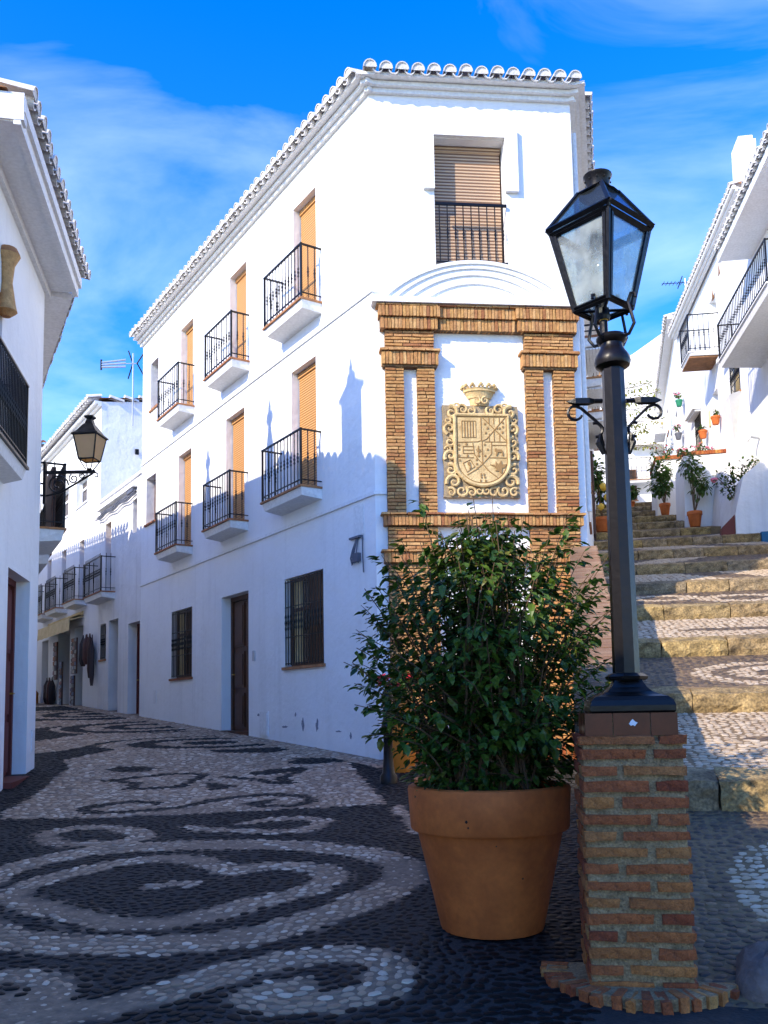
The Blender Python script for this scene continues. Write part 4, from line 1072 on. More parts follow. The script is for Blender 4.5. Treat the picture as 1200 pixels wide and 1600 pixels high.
s = MB(); s.lathe((lc.x, lc.y, 5.455), [(.27, 0), (.27, .015), (.2, .06), (.11, .16), (.075, .19), (.06, .24), (.05, .25), (.09, .28), (.085, .3), (.03, .31)], 4, R(38)); s.build('hood', 'iron', wlamp)

# ================================================================== houses further down the street
rh = thing('low_terrace_house', 'white two-storey house with cable bundle, joined to far end of corner house', 'house', (-7, 23, 1.4))
wl = MB()
h1 = [(10.6, 11.55, 1.3, 3.75, .25), (12.43, 13.3, 1.35, 3.98, .4), (13.58, 14.14, 2.98, 3.95, .2), (10.92, 11.25, 5.98, 6.82, .25), (13.2, 13.75, 4.68, 6.66, .28)]
wall_panel(wl, FL, 10.55, 14.35, .8, 7.35, h1)
for a, b in (((10.55, -5), (14.35, -5)), ((10.55, 0), (10.55, -5))):
    p, q = FL.p(a[0], a[1], 0), FL.p(b[0], b[1], 0); wl.quad((p.x, p.y, .8), (q.x, q.y, .8), (q.x, q.y, 7.35), (p.x, p.y, 7.35))
wl.quad(*[FL.p(t, n, 7.35) for t, n in ((10.55, 0), (14.35, 0), (14.35, -5), (10.55, -5))]); wl.build('wall', 'plaster_old', rh)
panel_door(rh, FL, 10.6, 11.55, 1.3, 3.75, .25, mt='redbrown_paint'); panel_door(rh, FL, 12.43, 13.3, 1.35, 3.98, .4, mt='wood_frame')
grille_window(rh, FL, *h1[2][:4], sp=.12, mt='dark_room'); grille_window(rh, FL, *h1[3][:4], bars=False, dp=.2, mt='wood_frame', sill=None); blind_window(rh, FL, *h1[4][:4], .28)
balcony(rh, FL, 12.75, 14.5, 4.68, .4, .9, slab_t=.16)
s = MB()
for j, z in enumerate((7.0, 6.93, 6.86)):
    s.tube([FL.p(10.9+(3.5)*i/14, .05+.03*j, z+.03*math.sin(i*1.3+j)) for i in range(15)], .018, 5)
s.box(FL, 11.0, 11.5, 0, .1, 7.0, 7.15); s.build('cable_bundle', 'cable', rh)
s = MB(); s.box(FL, 10.9, 14.3, .0, .12, 7.1, 7.2); s.box(FL, 10.55, 14.35, -.1, .05, 7.351, 7.42); s.build('ledge', 'white_paint', rh)
s = MB(); s.box(FL, 12.5, 12.95, -.3, -.27, 2.6, 3.3); s.build('notice_board', 'wood_frame', rh)

h2 = thing('tall_terrace_house', 'tall white house with shop awning and balconies further down the street', 'house', (-10, 28, 1.7))
hh = [(16.05, 16.6, 4.72, 6.65, .25), (18.3, 18.9, 4.75, 6.7, .25), (20.4, 21, 4.75, 6.7, .25), (15.75, 17.1, 7.75, 8.6, .2), (18.1, 19.4, 7.75, 8.7, .2), (16.0, 17.0, 1.7, 4.1, .6), (17.6, 19.2, 1.7, 4.1, .6), (20.6, 21.6, 1.7, 4.0, .5)]
wl = MB(); wall_panel(wl, FL, 14.35, 26, 1, 10.3, hh)
p = [FL.p(14.35, 0, 0), FL.p(14.35, -8, 0), FL.p(26, -8, 0), FL.p(26, 0, 0)]
wl.add([(p[0].x, p[0].y, 1), (p[1].x, p[1].y, 1), (p[1].x, p[1].y, 11.6), (p[0].x, p[0].y, 10.3)], [(0, 1, 2, 3)])
wl.quad((p[2].x, p[2].y, 1), (p[3].x, p[3].y, 1), (p[3].x, p[3].y, 10.3), (p[2].x, p[2].y, 11.6)); wl.quad((p[1].x, p[1].y, 1), (p[2].x, p[2].y, 1), (p[2].x, p[2].y, 11.6), (p[1].x, p[1].y, 11.6))
wl.build('wall', 'plaster', h2)
rf = MB(); rf.add([FL.p(14.3, .05, 10.4), FL.p(26, .05, 10.4), FL.p(26, -8.1, 11.7), FL.p(14.3, -8.1, 11.7)], [(0, 1, 2, 3)])
hr = rf.build('roof', 'roof_plain', h2); eave(FL, 14.32, 26, 10.37, .38, hr, sp=.26)
for i in range(7):
    inst('roof_tile', TILE, hr, FL.p(14.34, -.2-i*.42, 10.44+i*.07), (0, R(-9), math.atan2(-FL.n.y, -FL.n.x)+math.pi))
s = MB(); s.box(FL, 14.32, 26, 0, .1, 10.16, 10.22); s.box(FL, 14.32, 26, 0, .2, 10.22, 10.3); s.build('cornice', 'white_paint', h2)
for h in hh[:3]: blind_window(h2, FL, *h[:4], .25)
for h in hh[3:5]: grille_window(h2, FL, *h[:4], bars=False, dp=.15, mt='white_paint', sill='white_paint')
for t0, t1 in ((15.6, 17.0), (18.0, 19.5), (20.0, 21.5)): balcony(h2, FL, t0, t1, 4.78, .4, .9, slab_t=.15)
for h in hh[5:]: 
    s = MB(); s.box(FL, h[0], h[1], -h[4]-.05, -h[4], h[2], h[3]); s.build('shop_opening', 'dark_room', h2)
s = MB(); s.lathe(FL.p(14.6, -1.7, 10.5), [(.26, 0), (.26, 1.0), (.3, 1.0), (.3, 1.08)], 4, R(20)); s.build('chimney', 'plaster', hr)
s = MB(); s.box(FL, 14.27, 14.33, -1.05, -.95, 8.9, 9.05); s.build('wall_lamp', 'iron', h2)
aw = MB()
P = []
for i in range(13):
    t = 16.05+(20.4-16.05)*i/12; P += [FL.p(t, 0, 4.45), FL.p(t, .38, 4.3), FL.p(t, .4, 3.92+.02*(i % 2))]
aw.add(P, [(3*i, 3*i+1, 3*i+4, 3*i+3) for i in range(12)]+[(3*i+1, 3*i+2, 3*i+5, 3*i+4) for i in range(12)])
aw.build('awning', 'canvas', h2)
s = MB(); s.tube([FL.p(16.0, .02, 4.46), FL.p(20.45, .02, 4.46)], .06, 8); s.tube([FL.p(16.03, 0, 4.35), FL.p(16.03, .38, 4.25)], .02, 5); s.build('awning_roller', 'canvas', h2)

h3 = thing('red_roofed_house', 'distant white house showing a strip of terracotta tiles beyond the tall terrace house', 'house', (-14, 40, 2))
F3 = Fr((-18, 38), 75, 1)
wl = MB(); wl.box(F3, 0, 9, -6, 0, 1.2, 13.3); wl.build('wall', 'plaster', h3)
rf = MB(); rf.add([F3.p(-.2, .3, 13.35), F3.p(9.2, .3, 13.35), F3.p(9.2, -6, 15), F3.p(-.2, -6, 15)], [(0, 1, 2, 3)]); r3 = rf.build('roof', 'roof_plain', h3)
eave(F3, 0, 9, 13.4, .4, r3, sp=.3, mesh=TILE_C, pan=PAN)

# TV aerial above the side wall
an = thing('tv_aerial', 'silver television aerial on a thin mast above the pink-lit gable', 'aerial', FL.p(14.3, -.85, 9.8))
b0 = FL.p(14.25, -.85, 0)
s = MB(); s.tube([(b0.x, b0.y, 9.7), (b0.x, b0.y, 11.85)], .022, 6); s.build('mast', 'grey_metal', an)
s = MB()
s.tube([(b0.x+.1, b0.y, 11.55), (b0.x-.75, b0.y-.15, 11.5)], .015, 5)
for i in range(3): s.tube([(b0.x-.2, b0.y-.05, 11.45+.1*i), (b0.x-.85, b0.y-.2, 11.38+.07*i)], .03, 5)
s.build('boom', 'grey_metal', an)
for sx in (-1, 1):
    s = MB()
    for dz in (-1, 1): s.tube([(b0.x+.05+sx*.06, b0.y, 11.55), (b0.x+.25*sx+.08, b0.y+.1, 11.55+.42*dz)], .02, 5)
    s.build('reflector', 'iron', an)
s = MB(); s.tube([(b0.x-.86, b0.y-.2, 11.3), (b0.x-.86, b0.y-.2, 11.6)], .03, 5); s.build('dipole', 'iron', an)

# things hung out by the souvenir shop
def board(t0, t1, z0, z1, n0, rows, cols, label, name='postcard_rack', mt='wood_dark', cm='card'):
    o = thing(name, label, 'display rack', FL.p((t0+t1)/2, n0, z0), None)
    s = MB(); s.box(FL, t0, t1, n0, n0+.04, z0, z1); s.build('backing', mt, o)
    me = MB(); cw, ch = (t1-t0)/cols, (z1-z0)/rows
    me.box(WORLD, -cw*.4, cw*.4, -.012, .012, -ch*.4, ch*.4); me = shared(me, 'card', cm)
    for i in range(cols):
        for j in range(rows): inst('card', me, o, FL.p(t0+(i+.5)*cw, n0+.055, z0+(j+.5)*ch), (random.uniform(-.1, .1), random.uniform(-.08, .08), FL.rz))
    return o
board(16.2, 16.75, 2.7, 3.75, .1, 9, 4, 'upright rack of pale postcards beside the shop doorway')
board(16.35, 16.7, 1.7, 2.65, .12, 8, 2, 'narrow lower rack of trinkets in a brown frame at the shop door')
board(18.7, 19.15, 2.6, 3.8, .1, 8, 2, 'rack of white trinkets hanging at far side of the shop doorway')
board(17.3, 17.55, 1.7, 3.1, .25, 14, 1, 'tall string of beads hanging in front of the shop', cm='card')
def hanging(t, z0, z1, w_, n, label):
    o = thing('hanging_bags', label, 'bags', FL.p(t, .1, z0))
    for i in range(n):
        s = MB(); tt = t+(i-(n-1)/2)*w_/n; zz = z0+(z1-z0)*random.uniform(0, .3)
        s.lathe(FL.p(tt, .14+.03*(i % 2), zz), [(w_/n*.3, 0), (w_/n*.55, (z1-zz)*.2), (w_/n*.5, (z1-zz)*.7), (w_/n*.15, (z1-zz)*.9), (.015, z1-zz)], 7, random.random()); s.build('bag', 'bag', o, True)
hanging(15.0, 2.75, 3.75, .8, 4, 'dark red and black bags hung on the wall right of the awning')
hanging(14.5, 2.2, 3.7, .25, 2, 'long black scarves hung below the bags near the small barred window')
hanging(19.6, 1.8, 2.7, .8, 4, 'black leather bags hung low past the white trinket rack')
s = MB(); s.lathe(FL.p(21.5, .35, 1.75), [(.2, 0), (.24, .05), (.24, .5), (.15, .6), (.06, .62), (.06, .7)], 12)
o = s.build('gas_bottle', 'orange_paint', None, True); o['label'] = 'orange gas bottle on the kerb past the shop'; o['category'] = 'gas bottle'

# ================================================================== stair parapet with brick coping
par = thing('stair_parapet', 'white sloping parapet wall capped with weathered brick, running up from the lamp pillar', 'wall', (2, 8, .6))
def qs(s): return .02+(s-4.6)*.002
PS0, PS1 = 4.62, 12.92
def ptop(s): return 1.36+(s-PS0)*.302
s = MB()
P = []
for q in (0., .3):
    for s_, zb in ((PS0, .1), (PS1, .6)):
        P += [FSt.p(q+.02, s_, zb), FSt.p(q+.02, s_, ptop(s_)-.06)]
s.add(P, [(0, 1, 3, 2), (4, 6, 7, 5), (1, 5, 7, 3), (0, 4, 5, 1), (2, 3, 7, 6)])
s.build('wall', 'plaster_old', par)
co = MB(); si = PS0
mb_ = brick_mesh(.36, .05, .075, .004, 3, None)
cshape = [shared(brick_mesh(.37, .05, .083, .004, i, None), 'coping_brick', 'coping_brick') for i in range(4)]
while si < PS1-.1:
    o = inst('coping_brick', random.choice(cshape), par, FSt.p(.17+random.uniform(-.008, .008), si+.083, ptop(si)-.035), (math.atan(.302), 0, -SA+random.uniform(-.02, .02)))
    si += .093

# ================================================================== right side of the stairs
FRH = Fr((9.0, 21), 8, -1)      # outward normal points to the street (left)
r1 = thing('balcony_house', 'white house with long iron balcony under deep tiled eaves, right of the stairs', 'house', (10, 18, 5))
wl = MB(); wall_panel(wl, FRH, -8, -.5, 3, 12.3, [(-3.5, -2.5, 9.65, 11.6, .25), (-2.2, -1.2, 7.3, 8.4, .2)])
p = [FRH.p(-8, 0, 0), FRH.p(-8, -7, 0), FRH.p(-.5, -7, 0), FRH.p(-.5, 0, 0)]
for a, b in zip(p[:-1], p[1:]): wl.quad((a.x, a.y, 3), (b.x, b.y, 3), (b.x, b.y, 12.3), (a.x, a.y, 12.3))
wl.build('wall', 'plaster', r1)
s = MB(); s.box(FRH, -8, -.5, -.02, .72, 12.1, 12.18); s.box(FRH, -8, -.48, .68, .76, 12.08, 12.26); s.build('soffit', 'white_paint', r1)
rf = MB(); rf.add([FRH.p(-8, .6, 12.34), FRH.p(-.55, .6, 12.34), FRH.p(-.55, -7, 14), FRH.p(-8, -7, 14)], [(0, 1, 2, 3)]); rr = rf.build('roof', 'roof_plain', r1)
eave(FRH, -8, -.6, 12.33, .86, rr, sp=.24)
blind_window(r1, FRH, -3.5, -2.5, 9.65, 11.6, .25); grille_window(r1, FRH, -2.2, -1.2, 7.3, 8.4)
balcony(r1, FRH, -4.8, -.78, 9.5, .95, .85, slab_t=.2, sp=.13, bmesh_=BALS, edge='white_paint')

r2 = thing('stair_house', 'tall white house with hooded windows and hanging flower pots, up the stairs', 'house', (10.5, 25, 6))
hz = [(1.05, 2.1, 9.42, 10.6, .15), (3.46, 4.08, 8.3, 10.35, .3), (5.72, 6.66, 9.45, 10.45, .15), (3.1, 3.9, 11.15, 13.0, .25)]
wl = MB(); wall_panel(wl, FRH, -.5, 8.6, 4, 14.05, hz)
p = [FRH.p(-.5, 0, 0), FRH.p(-.5, -7, 0), FRH.p(8.6, -7, 0), FRH.p(8.6, 0, 0)]
for a, b in zip(p[:-1], p[1:]): wl.quad((a.x, a.y, 4), (b.x, b.y, 4), (b.x, b.y, 14.05), (a.x, a.y, 14.05))
wl.build('wall', 'plaster', r2)
rf = MB(); rf.add([FRH.p(-.55, .05, 14.1), FRH.p(8.65, .05, 14.1), FRH.p(8.65, -7, 16), FRH.p(-.55, -7, 16)], [(0, 1, 2, 3)])
rf.add([FRH.p(-.5, .2, 14.05), FRH.p(-.5, -7, 16), FRH.p(-.5, -7, 14.0), FRH.p(-.5, 0, 14)], [(0, 1, 2, 3)]); rr = rf.build('roof', 'roof_plain', r2)
eave(FRH, -.4, 8.6, 14.1, .34, rr, sp=.24)
s = MB()
for j in range(3): s.tube([FRH.p(-.4, .1+.08*j, 13.9+.06*j), FRH.p(8.6, .1+.08*j, 13.9+.06*j)], .055, 8)
s.build('cornice', 'white_paint', r2)
s = MB(); s.box(FRH, 2.3, 2.9, -1.1, -.6, 13.9, 16.9); s.box(FRH, 2.36, 2.84, -1.04, -.66, 16.9, 17.05); s.build('chimney', 'plaster', rr)
grille_window(r2, FRH, *hz[0][:4], sp=.12, mt='grey_metal'); grille_window(r2, FRH, *hz[2][:4], sp=.12, mt='grey_metal')
panel_door(r2, FRH, *hz[1][:4], .3, mt='white_paint', handle=False); blind_window(r2, FRH, *hz[3][:4], .25, mt='white_paint', frame='white_paint')
s = MB()
for a, b, z in ((.95, 2.35, 10.62), (5.62, 6.9, 10.47)): s.box(FRH, a, b, 0, .26, z, z+.1); s.box(FRH, a+.05, b-.05, 0, .18, z-.06, z)
s.build('window_hood', 'white_paint', r2)
s = MB()
P = [FRH.p(1.0, 0, 9.4), FRH.p(2.2, 0, 9.4), FRH.p(1.9, 0, 8.2), FRH.p(1.0, .3, 9.3), FRH.p(2.2, .3, 9.3)]
s.add(P, [(0, 3, 4, 1), (3, 2, 4), (0, 2, 3), (1, 4, 2), (0, 1, 2)]); s.build('window_bracket', 'plaster', r2)
b = balcony(r2, FRH, 2.9, 4.05, 11.2, .86, 1.05, slab_t=.1, sp=.12, bmesh_=baluster_mesh(1.02), edge='white_paint')
for i in range(7):
    s = MB(); s.box(FRH, 2.95+i*.155, 3.09+i*.155, .02, .82, 11.06, 11.1); s.build('underside_board', 'brown_wood_slat', b)
s = MB(); s.box(FRH, 4.42, 4.6, 0, .03, 9.55, 10.0); s.build('lattice_plate', 'canvas', r2)
for t, z in ((2.43, 13.2), (3.3, 12.9), (6.9, 12.5)):
    s = MB(); s.prism(FRH, [(t, z), (t+.2, z), (t+.1, z+.3)], -.02, .012); s.build('vent', 'brown_wood_slat', r2)
s = MB(); s.tube([FRH.p(-.33, 0, 7.75), FRH.p(-.33, .2, 7.8), FRH.p(-.3, .28, 7.7)], .03, 6); s.build('wall_lamp', 'grey_metal', r2)

F3R = Fr((10.15, 29.4), 14.5, -1)
r3 = thing('upper_house', 'white house with curving tiled roof edge, beyond the hooded-window house', 'house', (12, 34, 8))
wl = MB(); wall_panel(wl, F3R, 0, 12, 5, 14.6, [(2.0, 2.7, 10.5, 12, .2), (5, 5.8, 10.5, 12.2, .2), (6.5, 7.3, 12.6, 13.6, .2)])
p = [F3R.p(0, 0, 0), F3R.p(0, -6, 0), F3R.p(12, -6, 0), F3R.p(12, 0, 0)]
for a, b in zip(p[:-1], p[1:]): wl.quad((a.x, a.y, 5), (b.x, b.y, 5), (b.x, b.y, 14.6), (a.x, a.y, 14.6))
wl.build('wall', 'plaster', r3)
rf = MB(); rf.add([F3R.p(-.1, .02, 14.72), F3R.p(12, .02, 14.72), F3R.p(12, -6, 16.4), F3R.p(-.1, -6, 16.4)], [(0, 1, 2, 3)]); rr = rf.build('roof', 'roof_plain', r3)
eave(F3R, 0, 12, 14.7, .4, rr, sp=.26)
s = MB(); s.box(F3R, -.05, 12, -.05, .3, 14.58, 14.68); s.build('cornice', 'white_paint', r3)
grille_window(r3, F3R, 2.0, 2.7, 10.5, 12, bars=False); grille_window(r3, F3R, 5, 5.8, 10.5, 12.2, bars=False); grille_window(r3, F3R, 6.5, 7.3, 12.6, 13.6, bars=False)
s = MB()
for t0 in (7.5, 9.2): s.box(F3R, t0, t0+1.4, .05, .5, 12.8, 12.9)
s.build('tiled_canopy', 'tile_white', r3)

FE = Fr((8.2, 40), 97, 1)
r4 = thing('end_house', 'white houses closing the top of the stair street, with stepped rooflines', 'house', (12, 41, 11))
wl = MB(); wl.prism(FE, [(0, 8), (9, 8), (9, 19.5), (7.2, 19.6), (5.2, 18.6), (3.4, 17.4), (2.6, 17.1), (2.5, 16.2), (0, 15.9)], -5, 0); wl.build('wall', 'plaster', r4)
s = MB(); s.box(FE, 2.9, 4.2, 0, .5, 13.0, 13.12); s.box(FE, 4.4, 5.6, 0, .5, 13.9, 14.02); s.build('canopy', 'tile_white', r4)
s = MB()
for i in range(5): s.box(FE, 5.75+i*.02, 6.15+i*.02, 0, .02, 16.2+i*.14, 16.26+i*.14)
s.build('louvre_vent', 'dark_room', r4)
grille_window(r4, FE, 4.55, 4.95, 12.2, 13.5, dp=-.08, bars=False); grille_window(r4, FE, 2.75, 3.3, 10.6, 12.0, dp=-.08, bars=False)
balcony(r4, FE, 2.6, 3.9, 11.4, .6, .95, slab_t=.15, sp=.2)
s = MB(); s.lathe(FE.p(6.7, -1.2, 19.2), [(.9, 0), (.85, .5), (.6, .9), (.2, 1.08), (.01, 1.1)], 16); s.build('water_tank', 'white_paint', r4, True)
s = MB(); s.box(FE, 1.6, 2.4, -.8, -.1, 16.0, 17.3); s.build('chimney', 'brick_joined', r4)

# house on the left of the stairs beyond the corner house
FK = Fr((6.2, 26.0), 14, 1)
r5 = thing('upper_left_house', 'white house with dark window beside the stairs, beyond the corner house', 'house', (5, 30, 7))
A5 = [FT.p(13.52, 0, 0), FT.p(26, 0, 0), FT.p(26, -7, 0), FT.p(13.52, -7, 0)]
wl = MB(); wl.slab([(q.x, q.y) for q in A5], 4, 12.4); wl.build('wall', 'plaster', r5)
s = MB(); s.slab([(q.x, q.y) for q in (FT.p(13.5, .3, 0), FT.p(26, .3, 0), FT.p(26, -7, 0), FT.p(13.5, -7, 0))], 12.4, 12.55); s.build('roof', 'roof_plain', r5)

# ------------------------------------------------------------------ terrace walls and planters along the right edge
def terrace(name, label, poly, s0, s1_, mt='plaster', cap=None):
    o = thing(name, label, 'wall', FSt.p(poly[0][0], s0, poly[0][1]))
    m_ = MB(); P = [FSt.p(q, s0, z) for q, z in poly]+[FSt.p(q, s1_, z) for q, z in poly]; k = len(poly)
    m_.add(P, [tuple(range(k)), tuple(range(2*k-1, k-1, -1))]+[(i, i+k, (i+1) % k+k, (i+1) % k) for i in range(k)]); m_.build('wall', mt, o)
    return o
terrace('ramp_wall', 'white sloping stair flank with a dark red triangle at its foot', [(3.7, 4.6), (3.72, 5.84), (3.94, 6.74), (4.41, 7.11), (6.2, 7.6), (6.2, 4.6)], 21.5, 22.7, 'plaster_old')
tw = thing('buttress_wall', 'white buttress sloping up behind the ramp wall', 'wall', FSt.p(4, 23, 5))
m_ = MB(); P = []
for q in (3.6, 5.6):
    for s_, z in ((22.7, 4.8), (22.7, 6.5), (25.2, 8.1), (25.2, 5.0)): P.append(FSt.p(q+(.35 if z > 5.5 and q < 4 else 0), s_, z))
m_.add(P, [(0, 1, 2, 3), (7, 6, 5, 4), (1, 5, 6, 2), (0, 4, 5, 1), (3, 2, 6, 7), (0, 3, 7, 4)]); m_.build('wall', 'plaster_old', tw)
tc_ = terrace('terrace_wall', 'white terrace wall with brick coping, behind the potted plants on the stairs', [(3.06, 5.5), (3.12, 8.3), (4.6, 8.3), (4.6, 5.5)], 25.3, 27.4)
cm_ = MB()
for i in range(20):
    b_ = brick_mesh(.066, .1, .2, .004, i, None); c = FSt.p(3.12+i*.072, 25.26, 8.36)
    cm_ = MB().add([c+sb*x-sa*y_*-1+V(0, 0, z) for x, y_, z in [(v[0], -v[1], v[2]) for v in b_.v]], b_.f); cm_.build('coping_brick', 'brick_red', tc_)
t4 = terrace('planter_wall', 'narrow white planter wall with brown rim, further up the stairs', [(2.7, 6.5), (2.74, 9.2), (3.5, 9.2), (3.5, 6.5)], 29, 31)
m_ = MB(); m_.add([FSt.p(q, s_, z) for z in (9.2, 9.32) for s_ in (28.95, 31) for q in (2.7, 3.52)], [(0, 2, 3, 1), (4, 5, 7, 6), (0, 1, 5, 4), (2, 6, 7, 3), (0, 4, 6, 2), (1, 3, 7, 5)]); m_.build('rim', 'brick_red', t4)
m_ = MB(); m_.add([FSt.p(q, 21.48, z) for q, z in ((3.38, 5.3), (3.7, 5.3), (3.7, 5.84), (3.42, 5.56))]+[FSt.p(q, 21.8, z) for q, z in ((3.38, 5.3), (3.7, 5.3), (3.7, 5.84), (3.42, 5.56))], [(0, 1, 2, 3), (7, 6, 5, 4), (0, 4, 5, 1), (1, 5, 6, 2), (2, 6, 7, 3), (3, 7, 4, 0)])
o = m_.build('painted_buttress', 'redbrown_paint'); o['label'] = 'dark red painted triangular corner block at the foot of the white ramp'; o['category'] = 'block'
m_ = MB(); m_.add([FSt.p(q, s_, z) for z in (5.08, 5.36) for s_ in (21.2, 21.45) for q in (4.2, 4.36)], [(0, 2, 3, 1), (4, 5, 7, 6), (0, 1, 5, 4), (2, 6, 7, 3), (0, 4, 6, 2), (1, 3, 7, 5)])
o = m_.build('painted_kerb', 'blue_paint'); o['label'] = 'blue painted kerb end on the stairs by the white ramp'; o['category'] = 'kerb'

# ------------------------------------------------------------------ plants
def leaf_mesh(l=.07, w_=.042, mt='leaf', droop=.3):
    mb = MB(); mb.add([(0, 0, 0), (.35*l, w_*.5, -.004), (.35*l, 0, -.012*l/.07), (.35*l, -w_*.5, -.004), (.72*l, w_*.36, -droop*l*.45), (.72*l, 0, -droop*l*.5), (.72*l, -w_*.36, -droop*l*.45), (l, 0, -droop*l)],
                      [(0, 2, 1), (0, 3, 2), (1, 2, 5, 4), (2, 3, 6, 5), (4, 5, 7), (5, 6, 7)])
    return mb
def leaves_into(acc, proto, p, d, up_, sc):
    d = d.normalized(); sd_ = d.cross(up_)
    sd_ = sd_.normalized() if sd_.length > 1e-4 else V(1, 0, 0); u_ = sd_.cross(d)
    acc.add([p+(d*x+sd_*y_+u_*z)*sc for x, y_, z in proto.v], proto.f)
LP = leaf_mesh()
def rdir():
    while True:
        v = V(random.uniform(-1, 1), random.uniform(-1, 1), random.uniform(-1, 1))
        if .1 < v.length < 1: return v.normalized()
def pot_mesh(c, r, h, mt, parent, name='pot', rim=.25):
    s = MB(); s.lathe(c, [(r*.62, 0), (r*.66, .01), (r*.9, h*(1-rim)), (r, h*(1-rim)+.005), (r, h-.01), (r*.97, h), (r*.86, h), (r*.84, h*.86)], 20); return s.build(name, mt, parent, True)
def shrub(parent, c, rad, h, n, lsz, mt='leaf_far', flowers=0, fm='flower_pink', clumps=6):
    acc = MB(); st_ = MB(); fl_ = MB()
    cl = [c+V(random.uniform(-1, 1)*rad*.6, random.uniform(-1, 1)*rad*.6, h*random.uniform(.35, .9)) for _ in range(clumps)]
    for k in cl:
        st_.tube([c, c+(k-c)*.5+V(.02, 0, .03), k], [.014, .01, .006], 5)
        for _ in range(n//clumps):
            v = rdir(); p = k+V(v.x*rad*.55, v.y*rad*.55, v.z*h*.22)*random.random()**.5
            leaves_into(acc, LP, p, v+V(0, 0, -.3), V(0, 0, 1), lsz/.07*random.uniform(.7, 1.2))
        for _ in range(flowers//clumps):
            v = rdir(); p = k+V(v.x*rad*.6, v.y*rad*.6, abs(v.z)*h*.25); fl_.lathe(p, [(.004, -.02), (.03, 0), (.035, .02), (.01, .03)], 6)
    st_.build('stem', 'bark', parent); acc.build('foliage', mt, parent, kind='stuff')
    if flowers: fl_.build('flowers', fm, parent, kind='stuff')
def potted(name, label, c, r, h, ph, prad, n, lsz, mt='terracotta', cat='potted plant', **k):
    o = thing(name, label, cat, c); pot_mesh(Vector(c), r, h, mt, o)
    s = MB(); s.lathe((c[0], c[1], c[2]+h*.84), [(r*.83, 0), (r*.83, .01)], 14); s.build('soil', 'soil', o)
    shrub(o, Vector(c)+V(0, 0, h*.85), prad, ph, n, lsz, **k); return o
def stz(q, s): 
    k = int((s-S1)//TR)+1; return tread_z(k, s)
def on_stairs(q, s): p = FSt.p(q, s, stz(q, s)); return (p.x, p.y, p.z)
potted('potted_plant', 'tall leafy plant in a terracotta pot, left of the terrace wall corner', on_stairs(2.85, 28.1), .17, .36, 1.5, .4, 700, .13, clumps=10)
potted('potted_plant', 'open branching plant over a mossy mound in a terracotta pot before the terrace wall', on_stairs(3.28, 24.9), .2, .42, 1.7, .42, 420, .13, clumps=7)
o = potted('lemon_tree', 'small lemon tree with big yellow fruit in a brown pot against the corner house', on_stairs(.85, 24.6), .22, .4, 1.5, .4, 420, .14, clumps=7, cat='potted tree')
for i in range(7):
    s = MB(); c_ = Vector(on_stairs(.85, 24.6))+V(random.uniform(-.1, .4), -.3+random.uniform(-.1, .1), random.uniform(.6, 1.2)); s.lathe(c_, [(.01, -.1), (.07, -.06), (.09, 0), (.07, .06), (.01, .1)], 8); s.build('lemon', 'lemon', o, True)
potted('potted_plant', 'low spiky plant in a pot at the top of the stairs', on_stairs(2.2, 33.4), .16, .2, .5, .3, 160, .16, clumps=4)
for (t, z, lab) in ((4.84, 9.3, 'terracotta flower pot hung on the wall between barred window and door'), (3.2, 9.2, 'terracotta flower pot hung on the wall right of the white door')):
    p = FRH.p(t, .16, z); potted('wall_pot', lab, p, .13, .24, .2, .14, 60, .07, cat='flower pot', clumps=3)
for (t, z, lab, m_, ) in ((7.9, 11.3, 'green wall pot high on the white house corner', 'green_paint'), (8.3, 10.3, 'dark wall pot with pink flowers below the green one', 'cable')):
    p = FRH.p(t, .2, z); potted('wall_pot', lab, p, .12, .22, .3, .18, 60, .08, mt=m_, cat='flower pot', clumps=3, flowers=6)
o = thing('rose_bush', 'dark leafed rose with one red bloom spilling over the white ramp wall', 'shrub', FSt.p(3.9, 22.8, 6.4))
for i in range(5):
    p0 = FSt.p(3.98, 22.6, 6.2); e = FSt.p(3.5+i*.3, 22.3, 6.65+.14*i+random.uniform(0, .35)+(.0 if i < 4 else .2))
    s = MB(); s.tube([p0, (p0+e)/2+V(0, 0, .15), e], .012, 5); s.build('stem', 'bark', o)
    acc = MB()
    for _ in range(70): v = rdir(); f = random.uniform(.3, 1); leaves_into(acc, LP, p0+(e-p0)*f+v*.14+V(0, 0, .12*math.sin(3.1*f)), v, V(0, 0, 1), 1.5)
    acc.build('foliage', 'leaf', o, kind='stuff')
s = MB(); s.lathe(FSt.p(3.42, 22.3, 6.85), [(.01, -.06), (.08, 0), (.09, .05), (.02, .08)], 8); s.build('bloom', 'flower_pink', o, True)
o = thing('flower_trough', 'row of pink and red flowers along the brick coping of the terrace wall', 'flowers', FSt.p(3.4, 25.8, 8.4))
for i in range(3): shrub(o, FSt.p(3.2+i*.35, 25.9, 8.35), .22, .4, 90, .08, flowers=9, clumps=3)
o = thing('flower_trough', 'red flowers above the brown rim of the narrow planter', 'flowers', FSt.p(2.9, 29.6, 9.3))
shrub(o, FSt.p(3.0, 29.6, 9.3), .35, .5, 120, .09, flowers=10, fm='flower_red', clumps=4)
o = thing('climbing_vine', 'yellow green vine trained along wires across the upper street', 'vine', (9.6, 33, 12))
